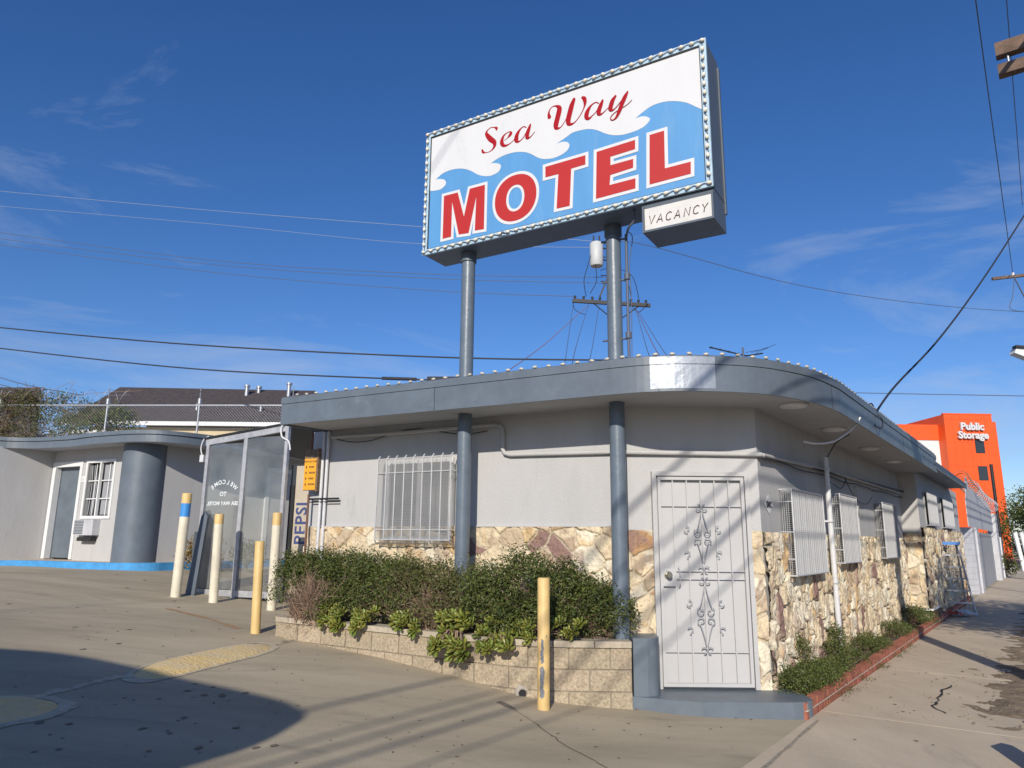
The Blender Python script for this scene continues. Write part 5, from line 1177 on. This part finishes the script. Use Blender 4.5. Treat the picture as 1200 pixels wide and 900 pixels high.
def bed(label, L, blobs, n, size=.026, m_=None):
    p = LS(L, .24, .08); R_ = []
    for (dl, ds, dz, rl, rs, rz) in blobs: R_.append((.588*dl-.809*ds, .809*dl+.588*ds, dz, (rl+rs)/2*.95, (rl+rs)/2, rz))
    return shrub('shrub', label, 'shrub', p, R_, n, m_ or M_leaf, group=gp, size=size, twign=60)
bed('dense green shrub spilling over the brick edging nearest the doorstep', .85, [(-.45, .02, .10, .22, .14, .20), (-.2, .0, .06, .25, .2, .16), (.1, -.02, .10, .3, .2, .18), (.42, -.02, .10, .3, .2, .16), (.75, -.02, .06, .25, .15, .14), (.35, .14, .28, .16, .1, .24)], 11000)
bed('upright leafy shrub climbing beside the white drain pipe', 2.35, [(.0, .06, .15, .25, .15, .22), (.3, .10, .28, .2, .12, .26), (-.3, .02, .06, .3, .16, .14), (.55, .0, .08, .3, .16, .14)], 6500)
bed('low green shrub in the bed under the second window cage', 4.2, [(-.3, .02, .10, .3, .18, .16), (.15, .03, .10, .35, .18, .16), (.6, .0, .04, .3, .14, .10)], 4200)
bed('small shrub in the bed in the shade strip', 6.2, [(0, .03, .12, .4, .18, .16), (.6, 0, .08, .4, .16, .12)], 3200)
bed('dark green shrub at the far end of the bed before the ladder', 8.4, [(0, .03, .16, .45, .18, .22), (.7, 0, .12, .5, .16, .18)], 3200, size=.035)
wd = MB(); Pw = []; rw = np.random.default_rng(9)
for c in np.concatenate([rw.uniform(.9, 1.7, 4), rw.uniform(2.3, 3.6, 5), rw.uniform(4.6, 6, 6)]):
    p = LS(c, -.03, .02); Pw.append(np.array(p)+rw.normal(size=(45, 3))*np.array([.05, .06, .018])+np.array([0, 0, .02]))
Pw = np.concatenate(Pw); Pw[:, 2] = np.abs(Pw[:, 2]-.012)+.014; leaves(wd, Pw, .022, len(Pw), seedn=3, up_=1.2); o = wd.build('weeds', M_leaf2); tag(o, 'small weeds growing along the foot of the brick edging', 'weeds', kind='stuff')

# ------------------------------------------------------------------ step ladder
ld_ = thing('step_ladder', 'aluminium step ladder with blue top standing on the sidewalk by the stone wall', 'ladder', LS(12.4, -.05)); 
LO = Vector(LS(12.6, -.12, .01)); LX = Vector((.93, -.37, 0)); LY = Vector((.37, .93, 0)); H = 1.58
def lp(x, y, z): return LO+LX*x+LY*y+UP*z
def rail(b, p, q, r=.022): b.tube([p, q], r, 6)
b = MB(); rail(b, lp(-.36, -.0, 0), lp(-.19, .28, H)); rail(b, lp(.36, -.0, 0), lp(.19, .28, H)); b.build('front_rails', M_alu, ld_)
b = MB(); rail(b, lp(-.33, .85, 0), lp(-.17, .38, H)); rail(b, lp(.33, .85, 0), lp(.17, .38, H)); rail(b, lp(-.30, .77, .3), lp(.30, .77, .3), .012); rail(b, lp(-.24, .6, .95), lp(.24, .6, .95), .012); b.build('rear_rails', M_alu, ld_)
for i in range(5):
    q = (i+1)/5.9; b = MB(); w_ = .36-.17*q; b.obox(LO, LX, LY, UP, -w_, w_, .28*q-.04, .28*q+.05, H*q-.012, H*q+.022); b.build('step', M_alu, ld_)
b = MB(); b.obox(LO, LX, LY, UP, -.23, .23, .20, .46, H, H+.07); b.build('top_cap', M_ladblue, ld_)
cl = MB(); r_ = np.random.default_rng(2)
def rag(label, L, s_, m_, seed):
    mb = MB(); rr = np.random.default_rng(seed); n = 9; vs = []; c = LS(L, s_)
    for i in range(n):
        for j in range(n): x = (i/(n-1)-.5)*.42; y = (j/(n-1)-.5)*.3; vs.append((c[0]+x+rr.normal()*.015, c[1]+y+rr.normal()*.015, .03+.13*max(0, 1-(x*x*9+y*y*18))*(.6+.6*rr.random())))
    mb.add(vs, [(i*n+j, i*n+j+1, (i+1)*n+j+1, (i+1)*n+j) for i in range(n-1) for j in range(n-1)], True); return tag(mb.build('rag', m_), label, 'rag')
rag('crumpled red cloth on the ground at the foot of the ladder', 11.9, -.05, M_redstripe, 1); rag('crumpled white cloth lying beside the red cloth', 12.3, -.25, M_white, 2)
b = MB(); b.obox(LS(9.6, .3), DS, -DN, UP, 0, 1.3, -.0, .28, .30, .33); bn = b.build('board', M_white); tag(bn, 'white plank lying across the bed against the stone wall', 'plank')
b = MB(); b.obox(LS(10.9, .3), DS, -DN, UP, -.8, .0, .0, .30, .12, .28); tag(b.build('timber_block', M_bark), 'dark timber block under the white plank', 'timber')
# ------------------------------------------------------------------ far buildings
so_ = thing('storage_building', 'bright orange multi storey storage building with white lettering beyond the wall', 'building', (50, 82, 0))
OX = Vector((1, 0.05, 0)).normalized(); OY = Vector((-.05, 1, 0)).normalized()
b = MB(); O_ = Vector((48.3, 80, 0)); b.obox(O_, OX, OY, UP, 0, 5.55, 0, 9, 0, 15.75); b.obox(O_, OX, OY, UP, 5.555, 6.55, .8, 9, 0, 15.15); b.obox(O_, OX, OY, UP, -6.6, -.005, 1.2, 9, 13.0, 14.75); b.build('wall', M_orange, so_)
b = MB(); b.obox(O_, OX, OY, UP, -6.6, -.006, 1.3, 9, 0, 12.99); b.build('white_wall', M_white, so_)
b = MB(); b.obox(O_, OX, OY, UP, -.05, 5.6, -.04, .3, 15.76, 15.9); b.build('parapet_cap', M_orange, so_)
b = MB()
for i in range(1, 6): b.obox(O_, OX, OY, UP, i*.93-.01, i*.93+.01, -.012, -.002, .1, 15.7)
for i in range(1, 7): b.obox(O_, OX, OY, UP, .01, 5.54, -.0165, -.0125, 2.6*i-.4, 2.6*i-.38)
b.build('panel_joints', mat('orange_dark', (.55, .07, .012), .6), so_)
b = MB(); b.obox(O_, OX, OY, UP, 4.2, 5.0, 2, 3, 15.7, 16.3); b.build('roof_unit', M_steel, so_)
for (x0, z0) in ((3.3, 11.5), (3.15+.15, 8.5)):
    b = MB(); b.obox(O_, OX, OY, UP, x0-.05, x0+1.0, -.02, -.003, z0-.05, z0+1.5); wn_ = b.build('window', M_dark, so_)
    b = MB(); b.obox(O_, OX, OY, UP, x0, x0+.95, -.04, -.021, z0, z0+1.45); b.build('pane', M_pane, wn_)
b = MB(); text_mb(b, 'Public', 1.12, O_+OX*1.62-OY*.25+UP*14.02, OX, UP, off=.035, ext=.12); text_mb(b, 'Storage', 1.12, O_+OX*1.25-OY*.25+UP*13.05, OX, UP, off=.035, ext=.12); b.build('lettering', M_signwhite, so_)
# slim dark pole in front of it
b = MB(); b.tube([(43.0, 65, 0), (43.0, 65, 8.6)], .13, 6); tag(b.build('lamp_pole', M_black), 'thin dark pole standing in front of the orange building', 'pole')

def tree(label, x, y, h, blobs, n, size, m_, group=None, tr=.2):
    t = thing('tree', label, 'tree', (x, y, 0), group); b = MB(); b.tube(cat_rom([(x, y, -.1), (x+.1, y, h*.3), (x-.08, y+.1, h*.6), (x, y, h*.85)], 4), [tr*(1-.75*i/12) for i in range(13)], 9); b.build('trunk', M_bark, t)
    r = np.random.default_rng(int(abs(x)*10+n) % 9999); lb = MB(); Pn = []
    for bl in blobs:
        c = np.array([x+bl[0], y+bl[1], bl[2]]); lb.tube([(x, y, h*.4), tuple((c+np.array([x, y, h*.4]))/2+r.normal(size=3)*.15), tuple(c)], [tr*.4, tr*.22, tr*.08], 6)
        k = max(8, int(n/len(blobs)/24)); d = r.normal(size=(k, 3)); d /= np.linalg.norm(d, axis=1)[:, None]; P = c+d*np.array(bl[3:])*(r.uniform(.35, 1.1, k)**.6)[:, None]
        Pn.append(np.repeat(P, 24, 0)+r.normal(size=(k*24, 3))*size*1.5)
    lb.build('limbs', M_bark, t); P = np.concatenate(Pn); mb = MB(); leaves(mb, P, size, len(P), seedn=n, up_=.4); mb.build('crown', m_, t); return t
tree('tall dark tree at the right edge beyond the fence', 41.5, 52, 9, [(-.6, 0, 3.0, 2.0, 2, 1.8), (1, 0, 5.5, 2.6, 2, 2.0), (2.4, 0, 7.6, 2.6, 2, 1.8), (4.5, 0, 5, 3, 2, 3), (.2, 0, 4.2, 1.6, 2, 1.3), (5, 1, 8.0, 3, 2, 1.6)], 42000, .20, M_leafd, tr=.3)
tree('low bushy tree below the razor wire at the end of the walk', 34.5, 45, 5, [(0, 0, 2.6, 1.8, 1.5, 1.3), (1.3, 0, 3.8, 1.6, 1.5, 1.2), (.3, 0, 4.6, 1.0, 1.0, .8), (3, 0, 3, 2, 1.5, 2)], 18000, .16, mat('leaf_warm', (.09, .08, .02), .6, island=.5), tr=.2)
tree('bushy green tree at the far end of the sidewalk', 48, 66, 6, [(-2, 0, 2.5, 3, 2, 2.2), (2.5, 0, 3, 3, 2, 2.6), (0, 0, 5, 3, 2, 1.6)], 14000, .25, M_leaf, tr=.3)
# palm
pt = thing('palm_tree', 'palm crown poking in at the right edge above the dark tree', 'palm tree', (43.6, 52, 0)); b = MB(); b.tube([(43.6, 52, -.1), (43.5, 52, 5), (43.6, 52, 10.0)], [.28, .22, .2], 10); b.build('trunk', M_bark, pt)
b = MB(); rp_ = random.Random(4)
for i in range(22):
    a = i*2.4; el = rp_.uniform(-.2, .9); L_ = 2.5; pts = [Vector((43.6, 52, 10.0))+Vector((cos(a)*cos(el), sin(a)*cos(el), 0))*L_*q+UP*(L_*sin(el)*q-1.6*q*q) for q in (0, .25, .5, .75, 1)]
    b.tube(pts, [.04, .035, .03, .02, .01], 4)
    for k in range(26):
        q = .12+.88*k/26; j = min(3, int(q*4)); p = pts[j].lerp(pts[j+1], q*4-j); t_ = (pts[j+1]-pts[j]).normalized(); sd_ = t_.cross(UP).normalized()
        for sg_ in (1, -1): e = p+sd_*sg_*.55*(1-.5*q)+t_*.25-UP*.22; b.add([tuple(p-t_*.03), tuple(p+t_*.04), tuple(e)], [(0, 1, 2)])
b.build('fronds', M_leafd, pt)
# white fence at the far end
wf = thing('white_fence', 'weathered white picket fence at the far end of the sidewalk', 'fence', LS(40, .1))
for i, (L, s_, h, w_) in enumerate(((35.0, .04, 2.0, .55), (36.2, .0, 1.95, .6))):
    b = MB(); b.obox(LS(L, s_), DS, -DN, UP, 0, w_*2, 0, .08, 0, h); b.build('picket', M_white, wf)
for i, (x, y) in enumerate(((31.4, 45.6), (32.0, 45.9), (33.4, 46.0), (34.4, 46.2))):
    b = MB(); b.extr([Vector((x-.10, y, 0)), Vector((x+.12, y, 0)), Vector((x-.16, y, 2.35)), Vector((x-.38, y, 2.3))], (0, .1, 0)); b.build('picket', M_white, wf)
b = MB(); b.ball((28.9, 43.2, .22), .34, 10, 6, (1.3, .8, .7)); tag(b.build('boulder', M_white), 'pale boulder at the far end of the wall beside the walk', 'boulder')
shrub('shrub', 'yellow green weeds at the far end of the block wall', 'shrub', LS(36.5, -.05), [(0, 0, .5, .5, .5, .7), (.5, .7, .35, .5, .5, .5)], 1200, M_leaf2, size=.12, twign=10)

# ------------------------------------------------------------------ utility pole behind the sign
up_ = thing('utility_pole', 'wooden utility pole with transformer standing behind the right sign post', 'utility pole', (4.18, 28, 0))
b = MB(); b.tube([(4.18, 28, 0), (4.12, 28, 13.7)], [.17, .12], 14); b.build('pole', M_polew, up_)
b = MB(); b.obox((2.4, 27.8, 11.02), (1, 0, -.055), (0, 1, 0), UP, 0, 3.12, -.06, .06, -.07, .07); ca_ = b.build('crossarm', M_black, up_)
for x in (2.5, 2.85, 3.2, 3.5, 4.75, 5.05, 5.35):
    b = MB(); z_ = 11.1-(x-2.4)*.055; b.tube([(x, 27.8, z_), (x, 27.8, z_+.10), (x, 27.8, z_+.14)], [.03, .06, .04], 8); b.build('insulator', M_black, ca_)
b = MB(); b.tube([(3.2, 27.8, 10.95), (4.1, 27.85, 10.2)], .025, 5); b.build('brace', M_black, up_); b = MB(); b.tube([(5.1, 27.8, 10.85), (4.2, 27.85, 10.2)], .025, 5); b.build('brace', M_black, up_)
b = MB(); b.obox((3.5, 27.75, 11.2), (.45, 0, 1.1), (0, 1, 0), (-1, 0, .4), 0, .9, -.04, .04, -.03, .03)
b.build('brace', M_black, up_)
for z in (12.9, 12.1, 11.85, 13.5): b = MB(); b.tube([(3.55, 27.8, z), (4.15, 27.85, z)], .022, 5); b.build('bracket', M_black, up_)
b = MB(); b.tube([(3.37, 27.6, 12.42), (3.37, 27.6, 12.47), (3.37, 27.6, 13.38), (3.37, 27.6, 13.44)], [.24, .27, .27, .2], 18); tf = b.build('transformer', mat('transformer_grey', (.52, .53, .52), .5), up_)
b = MB(); b.tube([(3.25, 27.5, 13.4), (3.25, 27.5, 13.68)], .035, 6); b.tube([(3.48, 27.5, 13.4), (3.48, 27.5, 13.68)], .035, 6); b.tube([(3.6, 27.6, 13.2), (4.1, 27.8, 13.2)], .03, 5); b.tube([(3.6, 27.6, 12.7), (4.1, 27.8, 12.7)], .03, 5); b.build('bushings', M_black, tf)
b = MB()
for pts in ([(3.2, 27.5, 13.1), (3.0, 27.5, 12.4), (2.85, 27.6, 11.8), (2.95, 27.8, 11.2)], [(3.3, 27.5, 12.5), (3.35, 27.6, 11.8), (3.1, 27.7, 11.3)], [(3.5, 27.5, 12.2), (3.9, 27.6, 12.35), (4.1, 27.8, 12.2)], [(4.2, 27.7, 12.4), (4.8, 27.6, 12.0), (5.05, 27.7, 11.1)], [(4.2, 27.7, 12.0), (4.6, 27.6, 11.7), (4.75, 27.7, 11.1)], [(2.4, 27.8, 11), (2.5, 27.7, 10.6), (2.9, 27.7, 10.4)], [(4.7, 27.7, 10.9), (5.0, 27.6, 10.5), (5.4, 27.7, 10.9)]): b.tube(cat_rom(pts, 5), .014, 4)
b.build('jumper_wires', M_black, up_)
# overhead wires
def wire(label, pts, r=.013, m_=None, sub=8):
    b = MB(); b.tube(cat_rom(pts, sub), r, 5); return tag(b.build('overhead_wire', m_ or M_wiregrey), label, 'wire', 'overhead wires')
mp_ = mat('wire_pale', (.28, .33, .42), .5)
wire('topmost faint wire crossing the sky left of the sign', [(-30.4, 36, 19.9), (-14.68, 32, 16.79), (-3.83, 29, 14.67), (4.1, 28, 14.2-.6)], .012, mp_)
wire('pale wire just below the topmost wire left of the sign', [(-30.3, 36, 19.0), (-14.6, 32, 16.1), (-4.4, 29, 13.93), (3.5, 28, 13.39)], .010, mp_)
wire('upper of the three close dark wires left of the sign', [(-30, 36, 17.66), (-14.43, 32, 14.29), (-3.65, 29, 12.55), (4.1, 28, 12.1)], .014)
wire('middle of the three close dark wires left of the sign', [(-29.95, 36, 17.28), (-14.41, 32, 14.08), (-3.64, 29, 12.36), (4.1, 28, 11.85)], .014)
wire('lower of the three close dark wires left of the sign', [(-29.9, 36, 16.94), (-14.37, 32, 13.7), (-3.63, 29, 11.83), (2.5, 27.8, 11.2)], .014)
wire('thick black cable passing behind the sign posts above the roof', [(-17.8, 22, 8.14), (-8.77, 18, 6.46), (-1.95, 16, 5.66), (2.3, 15, 5.37)], .019, M_wire)
wire('thick black cable just above the roof edge with a splice box', [(-16.06, 20, 6.96), (-8.22, 17, 5.60), (-2.89, 15, 4.93), (.34, 14, 4.67)], .017, M_wire)
b = MB(); b.tube([(-2.75, 15, 4.93), (-2.0, 14.8, 4.87)], .035, 8); b.tube([(-1.75, 14.7, 4.86), (-1.1, 14.5, 4.82)], .05, 8); b.tube(cat_rom([(1.9, 15.1, 5.38), (2.2, 14.9, 5.1), (2.5, 14.8, 5.3), (2.3, 15.1, 5.5), (2.1, 15, 5.35)], 6), .012, 5); tag(b.build('cable_splice', M_wire), 'black splice boxes on the lower thick cable', 'cable splice')
wire('long dark wire running right from the utility pole', [(4.2, 28, 13.6), (5.57, 28, 13.5), (13.45, 32, 13.27), (22.6, 36, 13.68), (32.5, 40, 14.6)], .016)
wire('dark wire low in the sky above the orange building', [(4.5, 36, 9.3), (14.42, 40, 9.93), (28.8, 40, 9.78), (36, 40, 9.78)], .024)
wire('heavy black service drop rising to the right from the roof edge', [(4.97, 9.75, 3.36), (5.63, 10.4, 3.88), (7.01, 11.5, 4.9), (8.59, 12.6, 6.32), (10.57, 13.8, 8.35), (14.3, 15.5, 12.6)], .016, M_wire)
b = MB(); b.tube(cat_rom([(4.72, 9.45, 3.40), (4.80, 9.55, 3.20), (4.95, 9.62, 3.12), (5.02, 9.7, 3.25), (4.97, 9.75, 3.36), (4.85, 9.6, 3.45), (4.7, 9.4, 3.38), (4.6, 9.25, 3.2)], 6), .009, 6); tag(b.build('cable_loop', M_wire), 'small loop of black cable where the service drop meets the roof edge', 'cable')
wire('reddish guy wire running down left from the crossarm', [(3.0, 27.8, 10.82), (1.06, 22, 7.66), (-.2, 16, 5.28), (-.6, 14, 4.6)], .012, mat('wire_pink', (.30, .16, .17), .6))
wire('left of the service lines dropping to the roof left of the right sign post', [(2.45, 28, 10.99), (1.55, 20, 6.91), (1.01, 14, 4.8), (.9, 12.5, 4.2)], .010)
wire('middle of the service lines dropping to the roof left of the right sign post', [(3.07, 28, 10.93), (1.84, 20, 7.1), (1.15, 14, 4.8), (1.0, 12.5, 4.2)], .010)
wire('right of the service lines dropping to the roof left of the right sign post', [(3.5, 28, 11.0), (2.3, 20, 7.1), (1.45, 14, 4.8), (1.2, 12.5, 4.2)], .010)
wire('left of the lines dropping to the roof right of the right sign post', [(4.97, 28, 10.77), (3.43, 18, 6.52), (2.4, 12, 4.5), (2.3, 11.5, 4.1)], .010)
wire('middle of the lines dropping to the roof right of the right sign post', [(4.97, 28, 10.77), (3.61, 18, 6.55), (2.62, 12, 4.5), (2.5, 11.5, 4.1)], .010, mat('wire_maroon', (.2, .08, .08), .6))
wire('right of the lines dropping to the roof right of the right sign post', [(5.07, 28, 10.66), (3.45+.35, 18, 6.5), (2.78, 12, 4.5), (2.65, 11.5, 4.1)], .010)
wire('upper thin wire over the vines at the far left', [(-16.5, 20.5, 6.6), (-13.25, 19, 5.6), (-11.0, 18.2, 5.12)], .012)
wire('lower thin wire over the vines at the far left', [(-16.5, 20.5, 6.3), (-13.2, 19, 5.42), (-12.0, 18.2, 5.15)], .012)
# poles along the street: far one in view, near one just outside the frame (its shadow crosses the walk)
fp = thing('utility_pole', 'far utility pole crossarm at the right edge of the sky', 'utility pole', (23.0, 30.5, 0))
b = MB(); b.tube([(23.2, 30.5, 0), (23.2, 30.5, 13.8)], [.2, .13], 12); b.build('pole', M_polew, fp)
b = MB(); b.obox((20.95, 30, 12.95), (1, .05, .14), (0, 1, 0), UP, 0, 3.6, -.06, .06, -.06, .06); ca2 = b.build('crossarm', M_wood, fp)
b = MB(); b.tube([(21.88, 30, 13.12), (21.88, 30, 13.24)], [.05, .06], 8); b.build('insulator', M_white, ca2)
b = MB(); b.tube(cat_rom([(21.9, 30, 12.95), (21.75, 30, 12.2), (21.55, 30, 11.6), (22.2, 30, 11.45), (23.1, 30.3, 11.5)], 5), .018, 4); b.tube([(21.9, 30, 13.1), (22.5, 30.2, 11.9)], .03, 5); b.build('brace', M_wiregrey, fp)

cp_ = thing('utility_pole', 'near utility pole with double wooden crossarm at the top right corner', 'utility pole', (5.62, 5.93, 0))
b = MB(); b.tube([(5.66, 5.98, -.1), (5.66, 5.98, 7.3)], [.155, .125], 16); b.build('pole', M_polew, cp_)
AX_ = Vector((.80, -.60, 0)); AO = Vector((4.885, 6.50, 0))
for (z0, z1) in ((6.44, 6.585), (6.225, 6.34)):
    b = MB(); b.obox(AO, AX_, Vector((.60, .80, 0)), UP, 0, 1.9, -.05, .05, z0, z1); b.build('crossarm', M_wood, cp_)
b = MB(); b.tube([(4.96, 6.44, 6.34), (4.96, 6.44, 6.44)], .012, 6); b.build('bolt', M_steel, cp_)
for (x, y, z, lab) in ((21.88, 30, 13.24, 'thin wire running overhead from the top edge to the far crossarm'), (22.75, 30, 16.46, 'thin wire at the top right running down beside the double crossarm')):
    b = MB(); b.tube([(x-.588*L, y-.809*L, z-.35*sin(pi*min(L, 60)/60)) for L in range(0, 61, 4)], .014, 5); tag(b.build('overhead_wire', M_wiregrey), lab, 'wire', 'overhead wires')
# low communication cables on the same poles; they lay soft stripes over the drive and the office
for s_, h_, r_c in ((-2.45, 5.35, .022), (-2.6, 5.80, .019), (-2.6, 6.05, .016), (-2.62, 6.75, .026), (-2.5, 4.92, .012)):
    b = MB(); b.tube([LS(L, s_, h_) for L in (-60, -30, 0, 20, 45)], r_c, 6); tag(b.build('telephone_cable', M_wire), 'low cable strung along the street poles beside the walk', 'cable', 'low cables along the street')
# floodlight at the right edge
fl = thing('floodlight', 'white floodlight on an arm at the right edge of the sky', 'floodlight', (14.9, 20, 6.9))
b = MB(); b.obox((14.38, 20, 6.98), Vector((.9, -.1, -.42)).normalized(), Vector((.1, .99, 0)).normalized(), Vector((.42, 0, .9)).normalized(), -.10, .35, -.14, .14, -.11, .09); b.build('lamp_head', M_white, fl)
b = MB(); b.obox((14.34, 19.9, 7.09), Vector((.9, -.1, -.1)).normalized(), Vector((.1, .99, 0)).normalized(), Vector((.1, 0, .9)).normalized(), -.08, .16, -.1, .1, -.035, .035); b.build('photocell', M_black, fl)
b = MB(); b.tube([(14.6, 20, 6.85), (16.4, 20, 6.85), (16.4, 20, 0)], .05, 8); b.build('arm', M_steel, fl)

# unseen wing added behind the viewpoint, roof shaped for the drive's rounded shadow
ow = thing('unseen_wing', 'unseen grey motel wing behind the viewpoint, slate roof shaped for its rounded shadow', 'building', (-6, -4, 0))
HZ = 3.6; k_ = (HZ-.25)*2.145; sh_ = Vector((sin(R(SUN_AZ)), cos(R(SUN_AZ)), 0))*k_
sp_ = cat_rom([(-9.5, 7.0), (-7.4, 7.55), (-5.6, 7.86), (-4.75, 7.93), (-4.15, 7.84), (-3.44, 7.43), (-2.8, 6.98), (-2.2, 6.62), (-1.78, 6.33), (-1.54, 5.98), (-1.60, 5.60), (-1.86, 5.08), (-3.0, 3.3), (-5.4, 0)], 4)+[(-10.5, -4)]
b = MB(); b.prism([(p[0]-sh_.x-.14, p[1]-sh_.y-.02) for p in sp_], HZ-.05, HZ+.12); b.build('roof', M_trim, ow)
b = MB(); b.prism([(-14.0, -2.0), (-6.9, -1.6), (-4.3, -3.2), (-5.6, -5.6), (-12, -10)], 0, HZ-.06); b.build('wall', M_wall, ow)
# street tree out of frame at the right: dapples the walk
tree('street tree on the verge just outside the right edge of the view', 9.9, 4.7, 6.2, [(0, 0, 4.2, 1.7, 1.5, 1.2), (1.2, .6, 4.9, 1.8, 1.5, 1.3), (-.3, .9, 3.6, 1.3, 1.3, .8), (1.6, -.6, 3.8, 1.6, 1.5, 1.2), (.6, 2.0, 4.2, 1.6, 1.6, 1.2), (2.2, 2.6, 4.6, 2, 1.8, 1.4), (-1.9, 1.6, 4.5, 1.3, 1.3, .9), (-.8, 3.2, 4.7, 1.4, 1.4, 1.0), (.6, 5.0, 4.7, 1.5, 1.5, 1.0)], 26000, .16, M_leafd, tr=.22)
# end of a timber at the lower right corner
b = MB(); b.extr([Vector((3.72, 5.58, 0)), Vector((3.79, 5.52, 0)), Vector((3.83, 5.70, .30)), Vector((3.78, 5.72, .33))], (.16, .10, .0)); tag(b.build('stake', M_brick), 'short reddish timber stake in the dirt at the lower right corner', 'stake')
